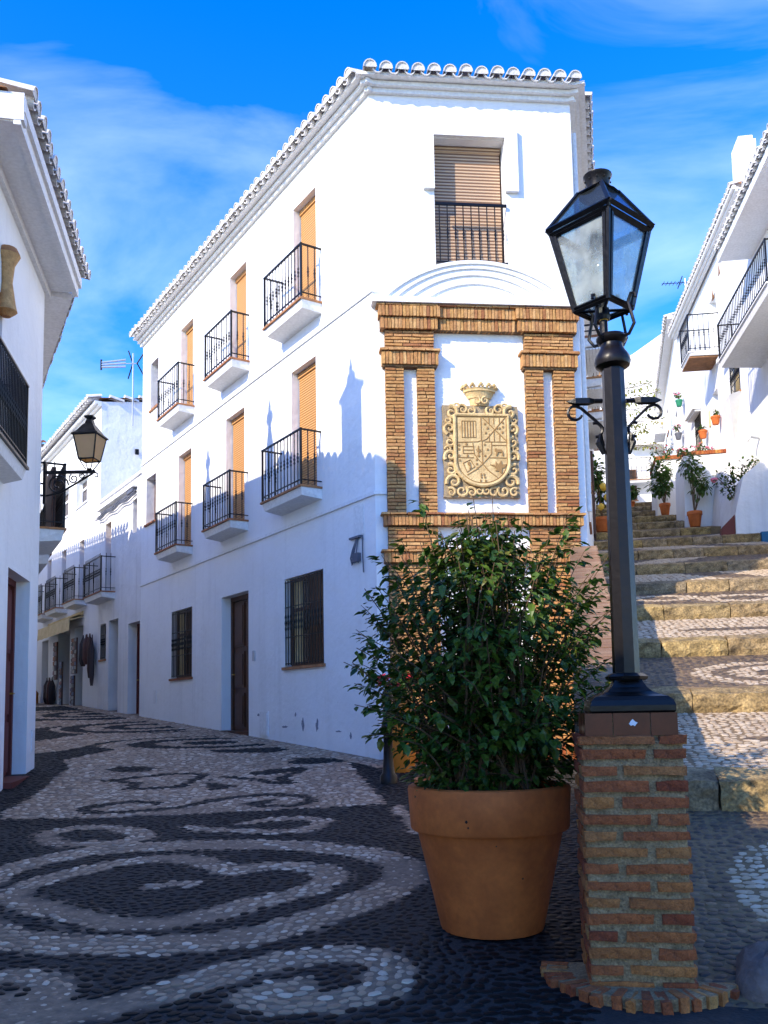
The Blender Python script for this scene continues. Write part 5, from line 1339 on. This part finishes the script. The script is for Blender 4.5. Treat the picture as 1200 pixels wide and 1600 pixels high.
for j in range(6):
    z = 11.35+j*.42; w0 = V(9.0, 33.2, z); w1 = V(9.5+[1.0, .6, 1.2, .9, 1.1, .8][j], 33.0, z+[-.1, .1, .05, .2, .3, .2][j])
    s = MB(); s.tube([w0, (w0+w1)/2-V(0, 0, .06), w1], .012, 4); s.build('stem', 'bark', o); acc = MB()
    for _ in range(150): f = random.random()**1.3; v = rdir(); leaves_into(acc, LP, w0+(w1-w0)*f+V(v.x*.12, v.y*.12, v.z*.2*(1.25-f)-.05), v, V(0, 0, 1), random.uniform(1.2, 2.1))
    acc.build('foliage', 'leaf_vine', o, kind='stuff')
an = thing('tv_aerial', 'small dark television aerial behind the tiled roof right of the lamp', 'aerial', (11.7, 33, 15.3))
s = MB(); s.tube([(11.8, 33, 14.8), (11.8, 33, 17.75)], .02, 6); s.build('mast', 'grey_metal', an)
s = MB(); s.tube([(11.95, 33, 17.6), (10.9, 33, 17.55)], .015, 5)
for i in range(7): s.tube([(10.95+i*.14, 32.85, 17.56), (10.95+i*.14, 33.15, 17.56)], .015, 4); 
s.tube([(11.5, 33, 17.35), (11.7, 33, 17.85)], .02, 4); s.build('boom', 'iron', an)

# ================================================================== brick pillar
PA = R(3)
FP = Fr((1.17, 4.41), 98, 1)         # t along the front, n towards the viewer
ZB, ZP = .27, 1.435
HW = .236
pil = thing('brick_pillar', 'square red and ochre brick pillar with thick mortar joints carrying the street lamp', 'pillar', (1.17, 4.41, ZB))
s = MB(); s.box(FP, -HW+.012, HW-.012, -HW+.012, HW-.012, ZB-.15, ZP); s.build('mortar_core', 'mortar', pil)
N = 15; ph = (ZP-.02-ZB-.03)/N
FRAMES = []
for k in range(4):
    f = Fr((0, 0), 98+90*k, 1); f.o = FP.o.copy(); FRAMES.append(f)
for i in range(N):
    z0 = ZB+.03+i*ph+.014; z1 = z0+.044+random.uniform(-.003, .004)
    for k, f in enumerate(FRAMES):
        long_left = (i+k) % 2 == 0
        c = .07 if long_left else -.07
        jit = random.uniform(-.012, .012)
        for a, b in ((-HW, c-.014+jit), (c+.014+jit, HW)):
            e = .006 if k % 2 else 0
            brick_at(pil, f, a+e+random.uniform(0, .006), b-e-random.uniform(0, .006), z0+random.uniform(-.003, .003), z1, HW-.05, .05+random.uniform(-.004, .007), 'brick_red', j=.0045)
# cap: projecting brick course and glazed tiles under the lamp foot
for f in FRAMES:
    for a, b in ((-.24, .1), (.12, .24)): brick_at(pil, f, a, b, ZP-.012, ZP+.024, HW-.06, .068, 'brick_red')
for k, f in enumerate(FRAMES):
    e = .004 if k % 2 else 0
    for a, b in ((-.21, -.085), (-.08, .085), (.09, .21)):
        m_ = MB(); m_.box(f, a+e, b-e, .17, .21-e, ZP+.026, ZP+.13); m_.build('glazed_tile', 'glazed_tile', pil)
m_ = MB(); m_.box(FP, -.2, .2, -.2, .2, ZP, ZP+.125); m_.build('cap_core', 'mortar', pil)
m_ = MB(); pl = [(.01+.016*math.cos(a)*random.uniform(.5, 1.3), ZP+.085+.016*math.sin(a)*random.uniform(.5, 1.2)) for a in [i*6.283/11 for i in range(11)]]; m_.prism(FP, pl, .2, .212); m_.build('paint_spot', 'white_paint', pil)
# fillet of mortar at its foot
m_ = MB(); m_.add([FP.p(HW-.02, -.3, ZB-.1), FP.p(HW-.02, .2, ZB-.12), FP.p(HW-.02, .15, ZB+.14), FP.p(HW-.02, -.28, ZB+.3), FP.p(HW+.1, .12, ZB-.12), FP.p(HW+.12, -.3, ZB-.02), FP.p(HW+.03, 0, ZB+.1)],
    [(2, 6, 3), (2, 4, 6), (4, 5, 6), (5, 3, 6), (1, 4, 2), (3, 5, 0)]); m_.build('mortar_fillet', 'mortar', pil)

# ------------------------------------------------------------------ curved brick-on-edge step round the pillar
bs = thing('brick_step', 'curved step of bricks on edge around the foot of the lamp pillar', 'step', (1.1, 4.0, .2))
cc = V(1.2, 4.43, 0)
m_ = MB(); pl = []
for i in range(15):
    a = R(158+15.5*i); pl.append((cc.x+.45*math.cos(a), cc.y+.43*math.sin(a)))
m_.slab(pl, .12, .3405); m_.build('bed', 'mortar', bs)
for i in range(25):
    a = R(160+i*9.0+random.uniform(-1.2, 1.2)); r_ = .435+random.uniform(-.02, .012)
    c = V(cc.x+r_*math.cos(a), cc.y+r_*.95*math.sin(a), .262)
    inst('brick', BRK.setdefault(('edge', i % 4), brick_mesh(.042, .16, .13, .006, 50+i % 4, 'brick_red')), bs, c-V(math.cos(a), math.sin(a), 0)*.09, (random.uniform(-.06, .06), random.uniform(-.08, .08), a+math.pi/2))
# rock at the frame edge
def rock(name, c, r, label, seed):
    rr = random.Random(seed); mb = MB(); P = []; n, k = 16, 10
    for j in range(k+1):
        th = math.pi*j/k
        for i in range(n):
            ph_ = 2*math.pi*i/n; f = 1+rr.uniform(-.05, .05)+.1*math.sin(3*ph_+2*th); P.append((c[0]+r[0]*f*math.sin(th)*math.cos(ph_), c[1]+r[1]*f*math.sin(th)*math.sin(ph_), c[2]+r[2]*f*math.cos(th)))
    mb.add(P, [(j*n+i, (j+1)*n+i, (j+1)*n+(i+1) % n, j*n+(i+1) % n) for j in range(k) for i in range(n)])
    o = mb.build(name, 'boulder', None, True); o['label'] = label; o['category'] = 'stone'
rock('boulder', (1.74, 4.2, .3), (.2, .19, .2), 'large rough grey stone on the stair edge beside the brick pillar', 4)

# ================================================================== lamp post
PX, PY = 1.185, 4.41
lp = thing('lamp_post', 'black cast iron lamp post with glazed square lantern on top', 'street lamp', (PX, PY, ZP+.13))
def octa(mb, prof, rot=R(22.5), seg=8): mb.lathe((PX, PY, 0), prof, seg, rot)
m_ = MB()
# foot: square bell running up to the octagonal neck
for (r_, z), k in (((0, 0), 0),): pass
prof = [(.265, ZP+.128), (.276, ZP+.14), (.277, ZP+.165), (.265, ZP+.19), (.235, ZP+.208), (.19, ZP+.217), (.15, ZP+.23), (.118, ZP+.252), (.095, ZP+.28), (.088, ZP+.292)]
m_.lathe((PX, PY, 0), prof, 4, R(45-8)); m_.lathe((PX, PY, 0), [(.085, ZP+.285), (.1, ZP+.292), (.104, ZP+.305), (.085, ZP+.318), (.075, ZP+.322)], 8, R(22.5))
m_.build('base', 'iron_old', lp)
m_ = MB(); octa(m_, [(.066, ZP+.32), (.055, 3.34)]); m_.build('shaft', 'iron_old', lp)
m_ = MB(); m_.lathe((PX, PY, 0), [(.062, 3.3), (.086, 3.315), (.092, 3.335), (.086, 3.365), (.066, 3.395), (.056, 3.415), (.056, 3.43), (.074, 3.445), (.078, 3.46), (.07, 3.475), (.03, 3.48)], 16); m_.build('collar', 'iron_old', lp, True)
# side arms with scrolls
for sgn in (-1, 1):
    a = MB(); ex = V(sgn, 0, 0)
    c = V(PX, PY, 0)
    a.tube([c+ex*.06+V(0, 0, 3.135), c+ex*.1+V(0, 0, 3.135)], .012, 6)
    for yy in (0,):
        P = [c+ex*x+V(0, dy, 3.135+dz) for x, dy, dz in ((.1, 0, .012), (.13, .02, .012), (.2, .02, .012), (.245, 0, 0), (.2, -.02, .012), (.13, -.02, .012), (.1, 0, -.012), (.13, .02, -.016), (.2, .02, -.016), (.2, -.02, -.016), (.13, -.02, -.016))]
        a.add(P, [(0, 1, 2, 3), (0, 3, 4, 5), (6, 10, 9, 3), (6, 3, 8, 7), (0, 6, 7, 1), (0, 5, 10, 6), (1, 7, 8, 2), (2, 8, 3), (5, 4, 9, 10), (4, 3, 9)])
    ar = a.build('arm', 'iron', lp)
    a = MB(); a.tube([c+ex*.06+V(0, 0, 2.99), c+ex*.1+V(0, 0, 3.035), c+ex*.17+V(0, 0, 3.1), c+ex*.195+V(0, 0, 3.11)], .008, 6)
    a.tube([c+ex*(.2+.036*math.cos(q))+V(0, 0, 3.075+.036*math.sin(q)) for q in [1.9-i*.36 for i in range(14)]], .0075, 6)
    a.tube([c+ex*(.1+.034*math.cos(q))+V(0, 0, 2.985+.036*math.sin(q)) for q in [1.2+i*.36 for i in range(11)]], .008, 6)
    a.tube([c+ex*.062+V(0, 0, 2.86), c+ex*.085+V(0, 0, 2.92), c+ex*.08+V(0, 0, 2.96), c+ex*.065+V(0, 0, 2.9)], [.012, .02, .016, .01], 6)
    a.build('scroll', 'iron', lp, True)
# lantern
LC = V(PX-.035, PY, 0); LZ0, LZ1 = 3.61, 4.03
frl, cr_ = lantern4(lp, LC, R(-90-4), LZ0, LZ1, .145, .25, 4.3, .012, 'glass_dirty')
# door-like inner frames on each side, thicker
f = MB()
def side_pt(i, u_, v_, off=0.):
    a, b, c_, d = cr_(i, .148, LZ0), cr_(i+1, .148, LZ0), cr_(i+1, .253, LZ1), cr_(i, .253, LZ1)
    return (a*(1-u_)+b*u_)*(1-v_)+(d*(1-u_)+c_*u_)*v_
for i in range(4):
    for u_ in (.07, .93): f.tube([side_pt(i, u_, .03), side_pt(i, u_, .97)], .012, 4)
    for v_ in (.035, .965): f.tube([side_pt(i, .05, v_), side_pt(i, .95, v_)], .012, 4)
f.build('door_frame', 'iron', frl)
f = MB()
for i in range(4):
    f.tube([cr_(i, .268, LZ1+.025), cr_(i, .1, 4.25)], .013, 4); f.tube([cr_(i, .268, LZ1+.025), cr_(i+1, .268, LZ1+.025)], .017, 4); f.tube([cr_(i, .105, 4.245), cr_(i+1, .105, 4.245)], .012, 4)
    f.tube([cr_(i, .25, LZ1), cr_(i, .268, LZ1+.025)], .012, 4)
rfm = f.build('lantern_roof', 'iron', lp)
for i in range(4):
    a, b, c_, d = cr_(i, .262, LZ1+.027), cr_(i+1, .262, LZ1+.027), cr_(i+1, .1, 4.247), cr_(i, .1, 4.247)
    p_ = MB(); nn = (b-a).cross(d-a).normalized()*.003; p_.add([a, b, c_, d, a+nn, b+nn, c_+nn, d+nn], [(3, 2, 1, 0), (4, 5, 6, 7), (0, 1, 5, 4), (1, 2, 6, 5), (2, 3, 7, 6), (3, 0, 4, 7)]); p_.build('roof_pane', 'glass_roof', rfm)
f = MB(); f.lathe((LC.x, LC.y, 0), [(.1, 4.235), (.075, 4.246), (.056, 4.255), (.056, 4.268), (.068, 4.325), (.074, 4.333), (.074, 4.338), (.066, 4.34)], 20); chim = f.build('vent_cap', 'iron_old', lp, True)
for i in range(10):
    a = 2*math.pi*i/10; h_ = MB(); h_.lathe((LC.x+.0655*math.cos(a), LC.y+.0655*math.sin(a), 4.305), [(.001, -.006), (.006, 0), (.001, .006)], 6); h_.build('vent_hole', 'dark_room', chim)
# cradle: four scrolled legs from the collar to the lantern
for i in range(4):
    a = R(-90-4)+math.pi/2*i+R(45); ex = V(math.cos(a), math.sin(a), 0); c = V(PX, PY, 0)
    f = MB(); f.tube([c+ex*.05+V(0, 0, 3.45), c+ex*.105+V(0, 0, 3.455), c+ex*.137+V(0, 0, 3.5), c+ex*.122+V(0, 0, 3.56), c+ex*.105+V(0, 0, 3.62), c+ex*.125+V(0, 0, 3.66), c+ex*.15+V(0, 0, 3.65), c+ex*.15+V(0, 0, 3.63)], .0085, 6)
    f.build('cradle_leg', 'iron', lp, True)
f = MB(); f.tube([(LC.x, LC.y, 3.47), (LC.x, LC.y, 3.66)], .02, 8); f.lathe((LC.x, LC.y, 3.56), [(.03, 0), (.035, .02), (.03, .06)], 10)
f.tube([cr_(0, .14, LZ0), cr_(2, .14, LZ0)], .008, 4); f.tube([cr_(1, .14, LZ0), cr_(3, .14, LZ0)], .008, 4); f.build('burner_tube', 'iron', lp)
f = MB(); f.lathe((LC.x, LC.y, 3.555), [(.021, 0), (.026, .01), (.026, .035), (.021, .045)], 10); f.build('burner_ring', 'brass', lp)
f = MB(); f.lathe((LC.x, LC.y, 3.66), [(.012, 0), (.03, .04), (.055, .12), (.06, .19), (.04, .25), (.02, .28)], 14); f.build('bulb', 'glass_dirty', lp, True)
f = MB(); f.lathe((LC.x, LC.y, 3.92), [(.02, 0), (.03, .08), (.028, .3)], 10); f.build('lamp_holder', 'iron', lp, True)

# ================================================================== big terracotta pot with bush
PC = V(.58, 5.2, 0); PZ = gz(5.2)
pot = thing('terracotta_pot', 'large plain terracotta pot with wide collar rim, standing beside the brick pillar', 'plant pot', (PC.x, PC.y, PZ))
PR, PH = .462, .80
m_ = MB(); m_.lathe((PC.x, PC.y, PZ-.01), [(.27, 0), (.285, .006), (.29, .02), (.41, PH-.255), (.412, PH-.25), (.44, PH-.245), (.448, PH-.235), (.462, PH-.02), (.458, PH-.006), (.446, PH), (.415, PH), (.405, PH-.01), (.39, PH-.12)], 56)
m_.build('body', 'terracotta', pot, True)
for a_, z_, r_s in ((-1.95, PH-.17, .009), (-1.93, PH-.2, .006), (-1.2, .32, .006), (-1.6, .5, .005)):
    m_ = MB(); rr_p = .455 if z_ > .5 else .29+.12*z_/(PH-.255); m_.lathe((PC.x+rr_p*math.cos(a_), PC.y+rr_p*math.sin(a_), PZ+z_), [(.001, -r_s), (r_s, 0), (.001, r_s)], 7); m_.build('chip', 'soil', pot)
m_ = MB(); m_.lathe((PC.x, PC.y, PZ+PH-.13), [(.39, 0), (.385, .03), (.2, .045), (.01, .05)], 24); m_.build('soil', 'soil', pot, True)
p2 = V(.55, 7.0, 0)
pot2 = thing('terracotta_pot', 'smaller terracotta pot standing half hidden behind the large one', 'plant pot', (.55, 7.0, gz(7.0)))
m_ = MB(); m_.lathe((p2.x, p2.y, gz(7.0)-.01), [(.2, 0), (.3, .4), (.33, .41), (.34, .56), (.31, .56), (.29, .46)], 32); m_.build('body', 'terracotta', pot2, True)
m_ = MB(); m_.lathe((p2.x, p2.y, gz(7.0)+.44), [(.295, 0), (.28, .03), (.01, .04)], 20); m_.build('soil', 'soil', pot2, True)

bush = thing('bougainvillea_bush', 'dense dark green leafy bush growing from the large terracotta pot', 'bush', (PC.x, PC.y, PZ+PH-.08))
BC = V(PC.x-.02, PC.y, 1.95)
def env(v):   # radius of the crown in direction v
    up_ = v.z
    return 1.0
def crown_r(z):
    """half width of the crown at height z"""
    pts = [(1.08, .36), (1.2, .5), (1.4, .62), (1.65, .68), (1.95, .70), (2.2, .68), (2.3, .58), (2.42, .44), (2.55, .26), (2.72, .08)]
    for (z0, r0_), (z1, r1_) in zip(pts[:-1], pts[1:]):
        if z <= z1: return r0_+(r1_-r0_)*(z-z0)/(z1-z0)
    return .05
acc = MB(); stems = MB(); tips = []
base = V(PC.x, PC.y, PZ+PH-.1)
r_ = random.Random(11)
for i in range(250):
    z = r_.uniform(1.12, 2.72) if i > 40 else r_.uniform(2.1, 2.75)
    an_ = r_.uniform(0, 6.283); rad = crown_r(z)*(r_.uniform(.45, 1.2) if r_.random() < .75 else r_.uniform(0, .5))
    tip = V(PC.x+rad*math.cos(an_), PC.y+rad*.9*math.sin(an_), z)
    b0_ = base+V(r_.uniform(-.25, .25), r_.uniform(-.25, .25), 0)
    mid = b0_+(tip-b0_)*.5+V(0, 0, .12+.1*r_.random())
    mid.x = b0_.x+(tip.x-b0_.x)*.35; mid.y = b0_.y+(tip.y-b0_.y)*.35
    end = tip+V(math.cos(an_)*.06, math.sin(an_)*.06, r_.uniform(-.06, .1))
    P = []
    for q in range(8):
        f = q/7; P.append(b0_*(1-f)**2+mid*2*f*(1-f)+end*f*f+V(r_.uniform(-.015, .015), r_.uniform(-.015, .015), 0))
    stems.tube(P, [.009*(1-.75*q/7) for q in range(8)], 4, False)
    tips.append((P, an_))
# long shoots that break the outline
SHOOTS = [(.05, 2.78, .15), (-.38, 2.84, .02), (-.28, 2.66, .1), (.57, 2.72, -.05), (.62, 2.6, .1), (.42, 2.62, -.1), (-.62, 2.5, 0), (-.75, 2.2, -.05), (-.76, 1.86, -.1), (-.72, 1.62, -.1), (.72, 2.3, .0), (.75, 2.05, .1), (.15, 2.68, -.2), (-.15, 2.6, -.2), (.7, 1.6, -.1), (.74, 2.45, -.2), (-.66, 2.33, .1), (.3, 2.75, .2), (-.78, 2.05, -.15), (-.6, 2.42, -.2), (.82, 2.2, -.15), (.8, 1.9, -.2), (-.5, 2.62, .1), (.5, 2.66, -.15), (-.72, 1.45, -.15), (.66, 2.52, .1), (-.8, 1.75, 0.)]
for (dx, z, dy) in SHOOTS:
    dx *= .95
    end = V(PC.x+dx, PC.y+dy, z); b0_ = base+V(dx*.3, dy*.3, 0)
    P = []
    for q in range(10):
        f = q/9; mid = V(PC.x+dx*.5, PC.y+dy*.5, (b0_.z+z)/2+.25); P.append(b0_*(1-f)**2+mid*2*f*(1-f)+end*f*f)
    stems.tube(P, [.008*(1-.8*q/9) for q in range(10)], 4, False); tips.append((P, math.atan2(dy, dx))); tips.append((P[4:], math.atan2(dy, dx)))
stems.build('stem', 'bark', bush)
m_ = MB()
for dx, dy in ((-.12, -.2), (.14, -.05), (.02, .1)): m_.tube([base+V(dx, dy, 0), base+V(dx*1.5+.05, dy, .16), base+V(dx*2+.1, dy, .38)], [.018, .014, .01], 7)
m_.build('trunk', 'bark', bush, True)
cand = []
for P, an_ in tips:
    n = len(P)
    for q in range(max(2, n//3), n):
        for _ in range(5 if q < n-2 else 6):
            a, b = P[q-1], P[q]; f = r_.random(); p = a+(b-a)*f
            v = V(r_.uniform(-1, 1), r_.uniform(-1, 1), r_.uniform(-.55, .35))+V(math.cos(an_), math.sin(an_), 0)*.4
            off = v.normalized()*r_.uniform(.0, .035)
            cand.append((p+off, v.normalized(), r_.uniform(.5, 1.12)))
# loose fill between the twigs
for i in range(6400):
    z = r_.uniform(1.12, 2.6); an_ = r_.uniform(0, 6.283); rad = crown_r(z)*r_.random()**.45*.95
    g_ = math.sin(an_*5+z*9)+math.sin(an_*3-z*13)
    if g_ < -.25 and rad > crown_r(z)*.55: continue
    cand.append((V(PC.x+rad*math.cos(an_), PC.y+rad*.9*math.sin(an_), z), V(math.cos(an_)+r_.uniform(-.8, .8), math.sin(an_)+r_.uniform(-.8, .8), r_.uniform(-.8, .25)).normalized(), r_.uniform(.45, 1.1)))
front = sorted(range(len(cand)), key=lambda i: cand[i][0].y-.25*cand[i][2])
big = set([i for i in front if cand[i][2] > .85][:240])
LSH = [shared(leaf_mesh(droop=d_), 'leaf', 'leaf') for d_ in (.15, .3, .5, .75)]
for i, (p, d, sc) in enumerate(cand):
    if i in big:
        d = d.normalized(); sd_ = d.cross(V(0, 0, 1)).normalized(); u_ = sd_.cross(d)
        mtx = Matrix((d, sd_, u_)).transposed()
        inst('leaf', LSH[i % 4], bush, p, mtx.to_euler(), (sc, sc, sc))
    else: leaves_into(acc, LP, p, d, V(r_.uniform(-.3, .3), r_.uniform(-.3, .3), 1), sc)
acc.build('foliage', 'leaf', bush, kind='stuff')

# ------------------------------------------------------------------ behind the bush
ip = thing('iron_bollard', 'dark ornate iron bollard by the brick plinth, left of the pots', 'bollard', (.02, 10.3, gz(10.3)))
m_ = MB(); m_.lathe((.02, 10.3, gz(10.3)-.02), [(.1, 0), (.1, .1), (.07, .14), (.055, .3), (.05, .62), (.075, .66), (.055, .72), (.05, .78), (.07, .84), (.03, .88), (.06, .94), (.07, 1.0), (.05, 1.06), (.01, 1.1)], 12); m_.build('body', 'iron_old', ip, True)
pz = thing('poinsettia', 'red poinsettia in a tall orange planter by the brick plinth', 'potted plant', (.2, 11.2, gz(11.2)))
m_ = MB(); m_.lathe((.2, 11.2, gz(11.2)-.01), [(.14, 0), (.15, .02), (.21, .78), (.23, .8), (.23, .86), (.19, .86), (.18, .8), (.01, .8)], 20, 0); m_.build('planter', 'orange_paint', pz, True)
shrub(pz, V(.2, 11.2, gz(11.2)+.8), .28, .5, 160, .1, mt='leaf', clumps=5)
m_ = MB()
for i in range(70):
    v = rdir(); leaves_into(m_, LP, V(.15, 11.1, gz(11.2)+1.15)+V(v.x*.24, v.y*.2, v.z*.08), V(v.x, v.y, -.2), V(0, 0, 1), 1.6)
m_.build('red_bracts', 'flower_red', pz, kind='stuff')

# ------------------------------------------------------------------ look-alikes belong to a group
GROUPS = {'wall_pot': 'flower pots hung on the white walls', 'potted_plant': 'potted plants along the stairs', 'terracotta_pot': 'terracotta pots on the street',
          'postcard_rack': 'display racks of the souvenir shop', 'hanging_bags': 'bags hung out by the shop', 'tv_aerial': 'television aerials on the roofs', 'flower_trough': 'flowers along the terrace walls'}
for o in bpy.data.objects:
    if o.parent is None:
        k = o.name.split('.')[0]
        if k in GROUPS: o['group'] = GROUPS[k]
